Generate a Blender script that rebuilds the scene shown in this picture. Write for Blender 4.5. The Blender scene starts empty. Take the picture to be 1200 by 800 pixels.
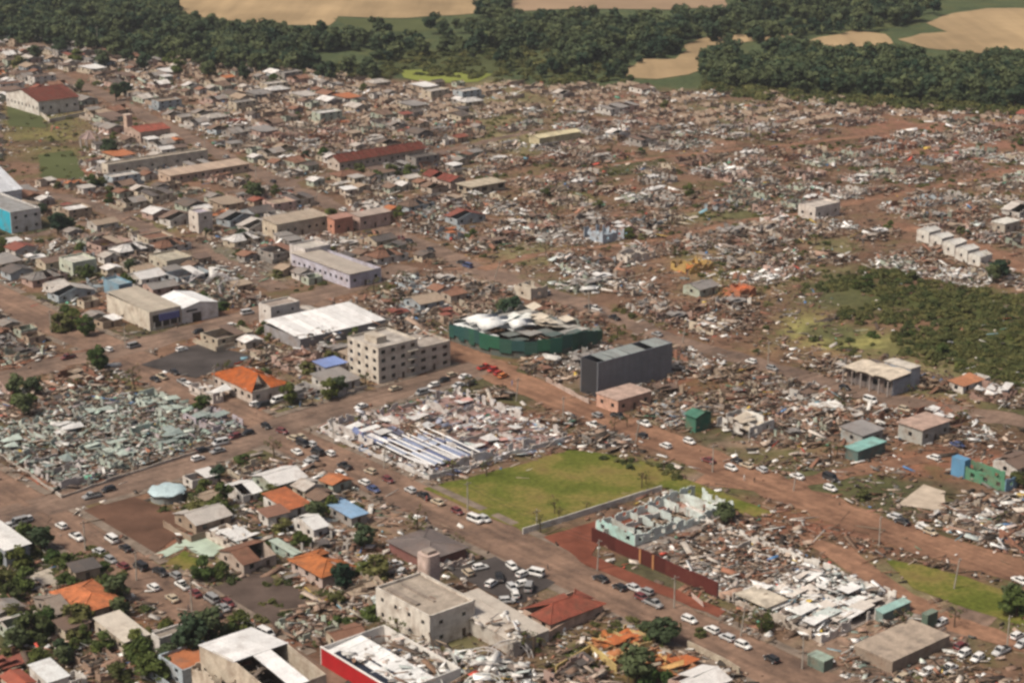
import bpy, math, random
import numpy as np
from math import radians as R
random.seed(11)
rng = np.random.default_rng(11)
S = bpy.context.scene
COL = S.collection

# ------------------------------------------------------------------ camera, sky, sun, exposure
F, CX, CY, CAMH, PITCH = 2217.0, 600.0, 400.0, 185.0, R(17.3)
THETA = R(40.2)                       # street grid against the view direction
cam = bpy.data.cameras.new('camera')
cam.sensor_width = 36.0
cam.lens = 36.0 * F / 1200.0
cam.clip_start, cam.clip_end = 1.0, 20000.0
camo = bpy.data.objects.new('camera', cam)
camo.location = (0, 0, CAMH)
camo.rotation_euler = (R(90) - PITCH, 0, 0)
COL.objects.link(camo)
S.camera = camo
SUN_AZ, SUN_EL = R(-122), R(52)      # clockwise from +Y
w = bpy.data.worlds.new('World')
S.world = w
w.use_nodes = True
nt = w.node_tree
sky = nt.nodes.new('ShaderNodeTexSky')
sky.sky_type = 'NISHITA'
sky.sun_disc = False
sky.sun_elevation, sky.sun_rotation = SUN_EL, SUN_AZ
sky.air_density, sky.dust_density, sky.ozone_density = 0.8, 7.0, 0.3
nt.links.new(sky.outputs[0], nt.nodes['Background'].inputs[0])
nt.nodes['Background'].inputs[1].default_value = 0.08
sun = bpy.data.lights.new('sun', 'SUN')
sun.energy, sun.angle, sun.color = 3.7, R(10), (1.0, 0.92, 0.80)
suno = bpy.data.objects.new('sun', sun)
suno.rotation_euler = (R(90) - SUN_EL, 0, -SUN_AZ + R(180))
COL.objects.link(suno)
S.view_settings.view_transform = 'Standard'
S.view_settings.look = 'None'
S.view_settings.exposure = 0.20
S.view_settings.gamma = 1.0
S.cycles.filter_width = 2.8
S.cycles.max_bounces = 4
S.cycles.volume_bounces = 0

# a walking body as one skin, made first while the scene is light
def walking_body(stride=0.25):
    J = [(0, 0, .95), (0, 0, 1.2), (0, 0, 1.42), (0, .02, 1.52), (0, .04, 1.64), (0, .03, 1.74), (.10, 0, .9), (.12, stride * .4, .5), (.12, stride * .2, .1), (.12, stride * .2 + .16, .05), (-.10, 0, .9), (-.12, -stride * .2, .5), (-.12, -stride, .1), (-.12, -stride + .16, .05),
         (.20, 0, 1.40), (.26, -.04, 1.14), (.27, .08, .90), (-.20, 0, 1.40), (-.26, .03, 1.14), (-.27, .12, .92)]
    E = [(0, 1), (1, 2), (2, 3), (3, 4), (4, 5), (0, 6), (6, 7), (7, 8), (8, 9), (0, 10), (10, 11), (11, 12), (12, 13), (2, 14), (14, 15), (15, 16), (2, 17), (17, 18), (18, 19)]
    RD = [.14, .14, .16, .06, .10, .08, .10, .075, .05, .045, .10, .075, .05, .045, .07, .05, .04, .07, .05, .04]
    me = bpy.data.meshes.new('person'); me.from_pydata(J, E, [])
    o = bpy.data.objects.new('person', me); COL.objects.link(o); o.modifiers.new('skin', 'SKIN'); o.modifiers.new('sub', 'SUBSURF').levels = 1
    if not me.skin_vertices: me.skin_vertices_new() if hasattr(me, 'skin_vertices_new') else None
    for k, v in enumerate(me.skin_vertices[0].data): v.radius = (RD[k], RD[k] * .8)
    me.skin_vertices[0].data[0].use_root = True
    ev = bpy.data.meshes.new_from_object(o.evaluated_get(bpy.context.evaluated_depsgraph_get()))
    for p in ev.polygons:
        z = p.center.z; ax = abs(p.center.x); p.use_smooth = True
        p.material_index = 3 if z > 1.70 else 2 if z > 1.47 or (ax > .2 and .8 < z < 1.15) else 1 if z < .98 and ax < .21 else 0
    bpy.data.objects.remove(o)
    return ev
BODY = walking_body()

# ------------------------------------------------------------------ from a place in the photograph to the ground and back
SP, CP = math.sin(PITCH), math.cos(PITCH)
def at(x, y, z=0.0):
    dx, dy = (x - CX) / F, (CY - y) / F
    d = (dx, CP + dy * SP, -SP + dy * CP)
    t = (z - CAMH) / d[2]
    return (d[0] * t, d[1] * t)
def px(X, Y, Z=0.0):
    fw = Y * CP - (Z - CAMH) * SP
    up = Y * SP + (Z - CAMH) * CP
    return (CX + F * X / fw, CY - F * up / fw)
UB = (math.cos(THETA), math.sin(THETA))       # street direction running away to the right
UA = (-math.sin(THETA), math.cos(THETA))      # street direction running away to the left
def uv(P): return (P[0] * UB[0] + P[1] * UB[1], P[0] * UA[0] + P[1] * UA[1])
def poly_at(pts): return [at(*p) for p in pts]
def dens(pts, n=12):
    """more points along a closed outline"""
    out = []
    for i in range(len(pts)):
        a, b = pts[i], pts[(i + 1) % len(pts)]
        for k in range(n): out.append((a[0] + (b[0] - a[0]) * k / n, a[1] + (b[1] - a[1]) * k / n))
    return out
def poly_sd(P, poly):
    """signed distance (negative inside) of an (n,2) array to a polygon"""
    P = np.asarray(P, float); pl = np.asarray(poly, float)
    d = np.full(len(P), 1e18); inside = np.zeros(len(P), bool)
    for i in range(len(pl)):
        a, b = pl[i], pl[(i + 1) % len(pl)]
        e = b - a; wv = P - a
        t = np.clip((wv @ e) / max(e @ e, 1e-9), 0, 1)
        q = wv - t[:, None] * e
        d = np.minimum(d, (q ** 2).sum(1))
        c = ((a[1] <= P[:, 1]) != (b[1] <= P[:, 1]))
        with np.errstate(divide='ignore', invalid='ignore'):
            xi = a[0] + (P[:, 1] - a[1]) / (b[1] - a[1]) * e[0]
        inside ^= c & (P[:, 0] < xi)
    d = np.sqrt(d)
    return np.where(inside, -d, d)
def line_d(P, line):
    P = np.asarray(P, float); L = np.asarray(line, float)
    d = np.full(len(P), 1e18)
    for i in range(len(L) - 1):
        a, e = L[i], L[i + 1] - L[i]
        wv = P - a
        t = np.clip((wv @ e) / max(e @ e, 1e-9), 0, 1)
        q = wv - t[:, None] * e
        d = np.minimum(d, (q ** 2).sum(1))
    return np.sqrt(d)

# ------------------------------------------------------------------ materials
MATS = {}
def nodes(name):
    m = bpy.data.materials.new(name); m.use_nodes = True
    t = m.node_tree; b = t.nodes['Principled BSDF']
    MATS[name] = m
    return m, t, b
def N(t, kind, **kw):
    n = t.nodes.new(kind)
    for k, v in kw.items(): setattr(n, k, v)
    return n
def noise(t, scale, detail=4, rough=0.6, coord='Object', stretch=None):
    tc = N(t, 'ShaderNodeTexCoord')
    n = N(t, 'ShaderNodeTexNoise'); n.inputs['Scale'].default_value = scale
    n.inputs['Detail'].default_value = detail; n.inputs['Roughness'].default_value = rough
    if stretch:
        mp = N(t, 'ShaderNodeMapping'); mp.inputs['Scale'].default_value = stretch
        t.links.new(tc.outputs[coord], mp.inputs[0]); t.links.new(mp.outputs[0], n.inputs['Vector'])
    else:
        t.links.new(tc.outputs[coord], n.inputs['Vector'])
    return n.outputs['Fac']
def ramp(t, fac, stops):
    r = N(t, 'ShaderNodeValToRGB')
    while len(r.color_ramp.elements) < len(stops): r.color_ramp.elements.new(0.5)
    for e, (p, c) in zip(r.color_ramp.elements, stops):
        e.position = p; e.color = (*c, 1) if len(c) == 3 else c
    t.links.new(fac, r.inputs[0])
    return r.outputs[0]
def mix(t, a, b, fac=1.0, mode='MULTIPLY'):
    m = N(t, 'ShaderNodeMix', data_type='RGBA', blend_type=mode)
    for sock, v in ((m.inputs[0], fac), (m.inputs[6], a), (m.inputs[7], b)):
        if hasattr(v, 'is_linked'): t.links.new(v, sock)
        else: sock.default_value = v if isinstance(v, float) else (*v, 1)
    return m.outputs[2]
def bump(t, b, fac, strength=0.4, dist=0.05):
    bp = N(t, 'ShaderNodeBump'); bp.inputs['Strength'].default_value = strength; bp.inputs['Distance'].default_value = dist
    t.links.new(fac, bp.inputs['Height']); t.links.new(bp.outputs[0], b.inputs['Normal'])
g1 = lambda v: (v, v, v)
def tinted(name, dirt, lo, hi, scale=0.35, rough=0.9, spec=0.2, stripe=None, bumpy=None, metal=0.0, dmask=(0.45, 0.72)):
    """the object's own colour, worn by noise and stained with dirt"""
    m, t, b = nodes(name)
    oi = N(t, 'ShaderNodeObjectInfo')
    c = oi.outputs['Color']
    c = mix(t, c, ramp(t, noise(t, scale, 6, 0.65), [(0.3, g1(lo)), (0.7, g1(hi))]))
    c = mix(t, c, dirt, ramp(t, noise(t, scale * 0.6 + 0.07, 8, 0.72), [(dmask[0], g1(0)), (dmask[1], g1(0.75))]), 'MIX')
    c = mix(t, c, ramp(t, noise(t, 2.6, 3), [(0.3, g1(0.78)), (0.7, g1(1.08))]))
    if stripe:
        tc = N(t, 'ShaderNodeTexCoord'); wv = N(t, 'ShaderNodeTexWave')
        wv.bands_direction = stripe[0]; wv.inputs['Scale'].default_value = stripe[1]
        wv.inputs['Distortion'].default_value = 0.4
        t.links.new(tc.outputs['Object'], wv.inputs['Vector'])
        c = mix(t, c, ramp(t, wv.outputs['Fac'], [(0.0, g1(stripe[2])), (0.6, g1(1.0))]))
        bump(t, b, wv.outputs['Fac'], 0.5, 0.06)
    elif bumpy:
        bump(t, b, noise(t, bumpy, 5), 0.35, 0.08)
    t.links.new(c, b.inputs['Base Color'])
    b.inputs['Roughness'].default_value = rough
    b.inputs['Specular IOR Level'].default_value = spec
    b.inputs['Metallic'].default_value = metal
    return m
DIRT = (0.17, 0.105, 0.07)
tinted('plaster', DIRT, 0.72, 1.05, bumpy=2.0)
tinted('concrete', (0.12, 0.10, 0.085), 0.6, 1.05, bumpy=3.0)
tinted('sheet_metal', (0.16, 0.10, 0.07), 0.8, 1.05, scale=0.25, rough=0.55, spec=0.35, stripe=('Y', 1.5, 0.86), dmask=(0.5, 0.85))
tinted('roof_tile', (0.10, 0.065, 0.045), 0.62, 1.12, scale=0.5, rough=0.9, stripe=('Y', 2.2, 0.72))
tinted('timber', (0.10, 0.07, 0.05), 0.6, 1.1, scale=0.8)
tinted('painted', DIRT, 0.8, 1.05, scale=0.3, rough=0.6, spec=0.3, dmask=(0.6, 0.9))
def plain(name, rgb, rough=0.8, spec=0.3, var=None, bumpy=None, rows=None):
    m, t, b = nodes(name)
    b.inputs['Roughness'].default_value = rough; b.inputs['Specular IOR Level'].default_value = spec
    if var:
        c = mix(t, rgb, ramp(t, noise(t, var[0], 5), [(0.3, g1(var[1])), (0.7, g1(var[2]))]))
        t.links.new(c, b.inputs['Base Color'])
    else:
        b.inputs['Base Color'].default_value = (*rgb, 1)
    if rows:
        c = mix(t, c, ramp(t, noise(t, 1.0, 4, 0.6, stretch=rows), [(0.3, g1(0.78)), (0.7, g1(1.12))])); t.links.new(c, b.inputs['Base Color'])
    if bumpy: bump(t, b, noise(t, bumpy, 4), 0.4, 0.1)
    return m
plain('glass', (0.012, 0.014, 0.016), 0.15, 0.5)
plain('tyre', (0.015, 0.015, 0.015), 0.9)
plain('rim', (0.35, 0.35, 0.36), 0.4)
plain('lamp_glass', (0.6, 0.6, 0.58), 0.2)
plain('tail_glass', (0.3, 0.01, 0.01), 0.3)
plain('solar', (0.016, 0.019, 0.03), 0.45, 0.3, (0.4, 0.7, 1.5))
plain('bark', (0.085, 0.06, 0.042), 0.95, 0.1, (3, 0.6, 1.3))
plain('skin', (0.35, 0.2, 0.14), 0.7)
# car paint
m, t, b = nodes('car_paint')
oi = N(t, 'ShaderNodeObjectInfo')
c = mix(t, oi.outputs['Color'], (0.20, 0.13, 0.09), ramp(t, noise(t, 0.8, 5), [(0.5, g1(0)), (0.8, g1(0.45))]), 'MIX')
t.links.new(c, b.inputs['Base Color']); b.inputs['Roughness'].default_value = 0.35
# debris: colour of each piece
m, t, b = nodes('debris')
va = N(t, 'ShaderNodeVertexColor', layer_name='piece')
c = mix(t, va.outputs[0], ramp(t, noise(t, 1.3, 5), [(0.3, g1(0.65)), (0.7, g1(1.1))]))
t.links.new(c, b.inputs['Base Color']); b.inputs['Roughness'].default_value = 0.85
b.inputs['Specular IOR Level'].default_value = 0.2
# ground: the land's own colour (soil, grass, mud) per place, broken by noise
m, t, b = nodes('ground')
va = N(t, 'ShaderNodeVertexColor', layer_name='land')
c = mix(t, va.outputs[0], ramp(t, noise(t, 0.045, 8, 0.65), [(0.28, (0.60, 0.62, 0.60)), (0.5, (0.95, 0.95, 0.95)), (0.72, (1.30, 1.22, 1.15))]))
c = mix(t, c, ramp(t, noise(t, 0.35, 7, 0.7), [(0.3, g1(0.55)), (0.5, g1(0.98)), (0.7, g1(1.35))]))
c = mix(t, c, (0.085, 0.085, 0.032), ramp(t, noise(t, 0.05, 8, 0.7), [(0.50, g1(0)), (0.64, g1(0.7))]), 'MIX')
c = mix(t, c, (0.36, 0.31, 0.26), ramp(t, noise(t, 0.9, 4, 0.7), [(0.63, g1(0)), (0.70, g1(0.5))]), 'MIX')
t.links.new(c, b.inputs['Base Color']); b.inputs['Roughness'].default_value = 0.95
b.inputs['Specular IOR Level'].default_value = 0.1
bump(t, b, noise(t, 0.6, 8), 0.6, 0.5)
def road_mat(name, rgb, rgb2, wet=0.0):
    m, t, b = nodes(name)
    c = ramp(t, noise(t, 0.07, 9, 0.72), [(0.36, rgb), (0.62, rgb2)])
    c = mix(t, c, ramp(t, noise(t, 0.6, 6, 0.7), [(0.3, g1(0.7)), (0.7, g1(1.2))]))
    r = N(t, 'ShaderNodeMapping'); tc = N(t, 'ShaderNodeTexCoord')      # wheel tracks along the street
    r.inputs['Rotation'].default_value = (0, 0, -THETA if name != 'cross_mud' else -THETA + R(90))
    r2 = N(t, 'ShaderNodeMapping'); r2.inputs['Scale'].default_value = (0.55, 0.02, 1)
    n = N(t, 'ShaderNodeTexNoise'); n.inputs['Scale'].default_value = 1.0; n.inputs['Detail'].default_value = 4
    t.links.new(tc.outputs['Object'], r.inputs[0]); t.links.new(r.outputs[0], r2.inputs[0]); t.links.new(r2.outputs[0], n.inputs['Vector'])
    c = mix(t, c, ramp(t, n.outputs['Fac'], [(0.35, g1(0.78)), (0.6, g1(1.10))]))
    t.links.new(c, b.inputs['Base Color'])
    b.inputs['Roughness'].default_value = 0.9 - wet; b.inputs['Specular IOR Level'].default_value = 0.2
    bump(t, b, n.outputs['Fac'], 0.4, 0.15)
road_mat('asphalt_mud', (0.100, 0.066, 0.050), (0.235, 0.148, 0.104))
road_mat('red_mud', (0.125, 0.066, 0.042), (0.265, 0.146, 0.092))
road_mat('cross_mud', (0.098, 0.068, 0.053), (0.215, 0.145, 0.108))
plain('pavement', (0.19, 0.15, 0.12), 0.95, 0.1, (0.3, 0.55, 1.25), 2.0)
plain('lot_dirt', (0.105, 0.058, 0.040), 0.95, 0.1, (0.12, 0.65, 1.3), 0.8)
plain('lot_asphalt', (0.085, 0.062, 0.052), 0.95, 0.1, (0.15, 0.6, 1.35), 0.8)
plain('lot_dark', (0.045, 0.038, 0.036), 0.9, 0.2, (0.1, 0.6, 1.6), 0.8)
plain('red_soil', (0.16, 0.055, 0.035), 0.95, 0.1, (0.15, 0.6, 1.3), 0.8)
plain('slab_pale', (0.42, 0.35, 0.28), 0.9, 0.1, (0.2, 0.7, 1.15), 1.0)
plain('slab_mint', (0.36, 0.43, 0.35), 0.9, 0.1, (0.2, 0.7, 1.15), 1.0)
plain('field_tan', (0.34, 0.245, 0.14), 0.95, 0.05, (0.012, 0.7, 1.15), None, (0.06, 0.004, 1))
plain('field_pink', (0.27, 0.19, 0.125), 0.95, 0.05, (0.012, 0.8, 1.15))
plain('field_green', (0.070, 0.080, 0.034), 0.95, 0.05, (0.02, 0.75, 1.2))
plain('field_sun_tint', (0.165, 0.185, 0.045), 0.95, 0.05, (0.02, 0.75, 1.2))  # patch of sunshine put into the meadow's colour
m, t, b = nodes('lawn')
c = ramp(t, noise(t, 0.05, 7, 0.62), [(0.30, (0.060, 0.078, 0.014)), (0.46, (0.105, 0.115, 0.024)), (0.56, (0.165, 0.140, 0.042)), (0.70, (0.13, 0.085, 0.040))])
c = mix(t, c, ramp(t, noise(t, 0.8, 6), [(0.3, g1(0.7)), (0.7, g1(1.2))]))
t.links.new(c, b.inputs['Base Color']); b.inputs['Roughness'].default_value = 0.95; b.inputs['Specular IOR Level'].default_value = 0.05
bump(t, b, noise(t, 1.5, 5), 0.5, 0.15)
def leaf_mat(name, a, bcol):
    m, t, b = nodes(name)
    oi = N(t, 'ShaderNodeObjectInfo')
    c = ramp(t, oi.outputs['Random'], [(0.0, a), (1.0, bcol)])
    c = mix(t, c, ramp(t, noise(t, 0.55, 3), [(0.3, g1(0.55)), (0.7, g1(1.45))]))
    t.links.new(c, b.inputs['Base Color']); b.inputs['Roughness'].default_value = 0.7
    b.inputs['Specular IOR Level'].default_value = 0.15
    tr = N(t, 'ShaderNodeBsdfTranslucent'); t.links.new(c, tr.inputs[0])
    ms = N(t, 'ShaderNodeMixShader'); ms.inputs[0].default_value = 0.25
    t.links.new(b.outputs[0], ms.inputs[1]); t.links.new(tr.outputs[0], ms.inputs[2])
    t.links.new(ms.outputs[0], t.nodes['Material Output'].inputs[0])
leaf_mat('leaf', (0.050, 0.085, 0.024), (0.110, 0.125, 0.034))
leaf_mat('leaf_forest', (0.022, 0.046, 0.027), (0.105, 0.125, 0.055))
leaf_mat('leaf_scrub', (0.055, 0.072, 0.025), (0.14, 0.135, 0.048))
leaf_mat('leaf_brown', (0.09, 0.06, 0.03), (0.10, 0.085, 0.035))

# ------------------------------------------------------------------ mesh helpers
class MB:
    def __init__(s): s.v = []; s.f = []; s.m = []; s.mats = []
    def mi(s, mat):
        if mat not in s.mats: s.mats.append(mat)
        return s.mats.index(mat)
    def hexa(s, c, mat='plaster'):
        """8 corners: bottom ring then top ring"""
        o = len(s.v); s.v += c; k = s.mi(mat)
        for f in ((0, 3, 2, 1), (4, 5, 6, 7), (0, 1, 5, 4), (1, 2, 6, 5), (2, 3, 7, 6), (3, 0, 4, 7)):
            s.f.append([o + i for i in f]); s.m.append(k)
    def box(s, x0, y0, z0, x1, y1, z1, mat='plaster'):
        s.hexa([(x0, y0, z0), (x1, y0, z0), (x1, y1, z0), (x0, y1, z0), (x0, y0, z1), (x1, y0, z1), (x1, y1, z1), (x0, y1, z1)], mat)
    def seg(s, ax, ay, bx, by, t, z0, z1, mat='plaster', z1b=None):
        """upright slab from a to b, thickness t to the inside (left of a->b)"""
        L = math.hypot(bx - ax, by - ay)
        nx, ny = -(by - ay) / L * t, (bx - ax) / L * t
        zb = z1 if z1b is None else z1b
        s.hexa([(ax, ay, z0), (bx, by, z0), (bx + nx, by + ny, z0), (ax + nx, ay + ny, z0),
                (ax, ay, z1), (bx, by, zb), (bx + nx, by + ny, zb), (ax + nx, ay + ny, z1)], mat)
    def slab(s, q, th, mat='sheet_metal'):
        """a tilted quad given by its top corners, th thick below"""
        s.hexa([(x, y, z - th) for x, y, z in q] + list(q), mat)
    def poly(s, pts, mat):
        o = len(s.v); s.v += pts; s.f.append(list(range(o, o + len(pts)))); s.m.append(s.mi(mat))
    def prism(s, pts, z0, z1, mat):
        n = len(pts); o = len(s.v); k = s.mi(mat)
        s.v += [(x, y, z0) for x, y in pts] + [(x, y, z1) for x, y in pts]
        s.f.append([o + n + i for i in range(n)]); s.m.append(k)
        s.f.append([o + n - 1 - i for i in range(n)]); s.m.append(k)
        for i in range(n):
            j = (i + 1) % n
            s.f.append([o + i, o + j, o + n + j, o + n + i]); s.m.append(k)
    def tube(s, pts, rad, mat='bark', n=5):
        o = len(s.v); k = s.mi(mat)
        if not isinstance(rad, (list, tuple)): rad = [rad] * len(pts)
        for i, p in enumerate(pts):
            a = pts[max(i - 1, 0)]; c = pts[min(i + 1, len(pts) - 1)]
            d = np.array(c, float) - np.array(a, float); d /= max(np.linalg.norm(d), 1e-6)
            u = np.cross(d, (0, 0, 1) if abs(d[2]) < 0.9 else (1, 0, 0)); u /= np.linalg.norm(u); wv = np.cross(d, u)
            for j in range(n):
                q = 2 * math.pi * j / n
                s.v.append(tuple(np.array(p) + rad[i] * (math.cos(q) * u + math.sin(q) * wv)))
        for i in range(len(pts) - 1):
            for j in range(n):
                a, bq = o + i * n + j, o + i * n + (j + 1) % n
                s.f.append([a, bq, bq + n, a + n]); s.m.append(k)
        s.f.append([o + j for j in range(n)][::-1]); s.m.append(k)
        s.f.append([o + (len(pts) - 1) * n + j for j in range(n)]); s.m.append(k)
    def loft(s, rings, mat, cap=True):
        o = len(s.v); n = len(rings[0]); k = s.mi(mat)
        for r in rings: s.v += list(r)
        for i in range(len(rings) - 1):
            for j in range(n):
                a, bq = o + i * n + j, o + i * n + (j + 1) % n
                s.f.append([a, bq, bq + n, a + n]); s.m.append(k)
        if cap:
            s.f.append([o + j for j in range(n)][::-1]); s.m.append(k)
            s.f.append([o + (len(rings) - 1) * n + j for j in range(n)]); s.m.append(k)
    def mesh(s, name, smooth=False):
        me = bpy.data.meshes.new(name)
        me.from_pydata([tuple(map(float, p)) for p in s.v], [], s.f)
        for q in s.mats: me.materials.append(MATS[q])
        if len(s.mats) > 1: me.polygons.foreach_set('material_index', s.m)
        if smooth: me.polygons.foreach_set('use_smooth', [True] * len(s.f))
        me.update()
        return me
    def build(s, name, parent=None, color=None, smooth=False):
        return link(name, s.mesh(name, smooth), parent, color)
def shade(c, lo, hi):
    f = random.uniform(lo, hi); return tuple(v * f for v in c)
def link(name, data, parent=None, color=None):
    o = bpy.data.objects.new(name, data); COL.objects.link(o)
    if parent: o.parent = parent
    if color is not None: o.color = (*color, 1)
    return o
def tag(o, label, cat=None, group=None, kind=None):
    o['label'] = label
    if cat: o['category'] = cat
    if group: o['group'] = group
    if kind: o['kind'] = kind
    return o
def empty(name, loc, rz=0.0):
    o = link(name, None); o.location = loc; o.rotation_euler = (0, 0, rz); o.empty_display_size = 0.5
    return o
def copy_tree(src, paint=None):
    """copy a thing with its parts and sub-parts; paint maps a part's name to a colour"""
    def one(o, par):
        c = o.copy(); COL.objects.link(c); c.parent = par
        nm = o.name.split('.')[0]
        if paint and nm in paint: c.color = (*paint[nm], 1)
        for ch in o.children: one(ch, c)
        return c
    return one(src, None)
def tree_of(root): return [root] + [q for ch in root.children for q in tree_of(ch)]
def kill(*roots): bpy.data.batch_remove([o for r in roots for o in tree_of(r)])

# ------------------------------------------------------------------ streets (lines through the photograph)
STREETS = [  # name, label, px line, width m, material, pavement?
 ('avenue', 'wide muddy avenue lined with parked cars running past the grass field', [(-60, 318), (67, 382), (145, 415), (220, 456), (300, 497), (420, 552), (560, 619), (760, 713), (945, 800), (1040, 845)], 15, 'asphalt_mud', True),
 ('street', 'street of parked cars below the bare brown lot', [(-90, 520), (20, 585), (71, 615), (180, 683), (250, 727), (330, 778), (420, 835)], 13, 'asphalt_mud', True),
 ('dirt_road', 'wide churned red dirt road behind the grass field', [(515, 395), (570, 431), (640, 463), (730, 498), (820, 535), (920, 574), (1010, 612), (1110, 643), (1220, 678)], 14, 'red_mud', False),
 ('cross_street', 'cross street between the mint rubble block and the bare lot', [(-60, 630), (20, 600), (70, 588), (170, 562), (300, 512), (330, 498), (420, 472), (530, 440), (570, 428)], 13, 'cross_mud', True),
 ('cross_street', 'cross street in front of the store with the blue sign', [(-40, 455), (60, 428), (140, 411), (230, 386), (300, 367), (400, 338), (480, 312)], 13, 'cross_mud', False),
 ('far_road', 'pale road curving through the flattened houses', [(60, 85), (130, 115), (200, 151), (290, 198), (365, 230), (456, 271), (565, 318), (670, 352), (748, 385), (830, 410), (945, 442), (1010, 463), (1100, 478), (1230, 500)], 10, 'cross_mud', False),
 ('far_street', 'narrow street below the school with columns', [(-20, 290), (60, 272), (150, 252), (250, 228), (330, 215), (470, 190), (560, 168), (640, 150)], 5, 'cross_mud', False),
 ('far_street', 'narrow dirt street through the wrecked quarter', [(560, 316), (640, 296), (760, 284), (860, 262), (960, 246), (1060, 225), (1200, 200)], 5, 'red_mud', False),
 ('far_street', 'brown dirt lane by the yellow cream shed', [(470, 205), (560, 214), (640, 206), (760, 186), (900, 172), (1010, 160), (1100, 145)], 5, 'red_mud', False),
 ('dirt_lane', 'orange dirt lane beside the white row houses', [(1040, 262), (1100, 275), (1150, 290), (1230, 330)], 9, 'red_mud', False),
 ('cross_street', 'dirt cross street behind the market ruin', [(820, 560), (890, 575), (960, 560), (1040, 545), (1100, 535)], 7, 'red_mud', False),
 ('side_street', 'dirt side street by the small car park', [(930, 830), (1010, 800), (1090, 765), (1150, 720), (1165, 690)], 9, 'cross_mud', False),
 ('side_street', 'narrow street past the turquoise building', [(-20, 215), (60, 228), (110, 240), (160, 262), (250, 300), (330, 340)], 8, 'cross_mud', False),
]
ROADW = [(poly_at(s[2]), s[3]) for s in STREETS]
LEVEL = [0.02]
def next_z(): LEVEL[0] += 0.007; return LEVEL[0]
def resample(line, step):
    L = np.asarray(line, float); out = []
    for i in range(len(L) - 1):
        n = max(1, int(np.linalg.norm(L[i + 1] - L[i]) / step))
        out += [L[i] + (L[i + 1] - L[i]) * k / n for k in range(n)]
    return np.array(out + [L[-1]])
def smooth_line(L, k=6):
    for _ in range(k):
        L[1:-1] = L[1:-1] * 0.5 + (L[:-2] + L[2:]) * 0.25
    return L

# ------------------------------------------------------------------ land colour by place
LAND = [  # px outline, linear rgb, feather in m
 ([(-200, -60), (1400, -60), (1400, 118), (1050, 122), (880, 108), (720, 104), (560, 100), (330, 84), (130, 50), (-200, 40)], (0.061, 0.080, 0.037), 12),
 ([(0, 120), (100, 132), (100, 210), (0, 165)], (0.139, 0.122, 0.049), 10),
 ([(940, 335), (1010, 312), (1100, 330), (1200, 350), (1260, 380), (1260, 470), (1140, 440), (1040, 405), (960, 385)], (0.061, 0.071, 0.023), 14),
 ([(880, 385), (960, 365), (1040, 380), (1060, 410), (990, 420), (930, 430), (890, 410)], (0.221, 0.210, 0.078), 8),
 ([(920, 430), (1000, 415), (1100, 425), (1200, 455), (1200, 480), (1060, 468), (940, 440)], (0.164, 0.147, 0.070), 8),
 ([(0, 640), (60, 640), (130, 690), (60, 700), (60, 800), (0, 800)], (0.082, 0.080, 0.029), 5),
 ([(60, 655), (115, 640), (150, 680), (100, 690)], (0.070, 0.092, 0.025), 3),
 ([(150, 745), (290, 735), (250, 780), (150, 800)], (0.053, 0.071, 0.021), 4),
 ([(620, 740), (760, 720), (820, 760), (760, 800), (640, 800)], (0.115, 0.101, 0.037), 5),
 ([(640, 755), (700, 745), (730, 800), (650, 800)], (0.057, 0.071, 0.021), 3),
 ([(690, 520), (800, 545), (900, 580), (880, 600), (760, 565)], (0.107, 0.109, 0.037), 5),
 ([(850, 565), (935, 590), (960, 620), (880, 600)], (0.123, 0.109, 0.041), 4),
 ([(1045, 665), (1110, 668), (1200, 705), (1200, 740), (1090, 700)], (0.086, 0.118, 0.033), 5),
 ([(985, 560), (1060, 545), (1060, 590), (1000, 600)], (0.164, 0.134, 0.061), 5),
 ([(845, 500), (920, 490), (960, 520), (940, 545), (860, 530)], (0.115, 0.105, 0.045), 6),
 ([(370, 470), (405, 425), (420, 455), (390, 475)], (0.098, 0.101, 0.025), 2),
 ([(400, 195), (500, 190), (540, 215), (420, 222)], (0.070, 0.076, 0.029), 5),
 ([(570, 90), (640, 110), (640, 175), (540, 165), (500, 130)], (0.180, 0.151, 0.082), 10),
 ([(640, 205), (700, 215), (690, 250), (640, 240)], (0.131, 0.126, 0.049), 5),
 ([(780, 120), (900, 118), (930, 150), (820, 165)], (0.131, 0.118, 0.061), 10),
 ([(980, 130), (1200, 140), (1200, 215), (1040, 185)], (0.221, 0.113, 0.078), 14),
 ([(690, 110), (790, 120), (860, 175), (720, 170)], (0.213, 0.130, 0.094), 12),
 ([(780, 285), (890, 275), (900, 350), (800, 345)], (0.205, 0.139, 0.074), 8),
 ([(560, 220), (640, 215), (680, 300), (570, 300)], (0.156, 0.097, 0.061), 10),
 ([(210, 285), (330, 290), (340, 330), (220, 340)], (0.164, 0.143, 0.123), 6),
 ([(0, 690), (60, 700), (60, 760), (0, 775)], (0.115, 0.063, 0.033), 4),
 ([(680, 730), (815, 750), (800, 795), (720, 790)], (0.205, 0.097, 0.041), 4),
]
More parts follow.
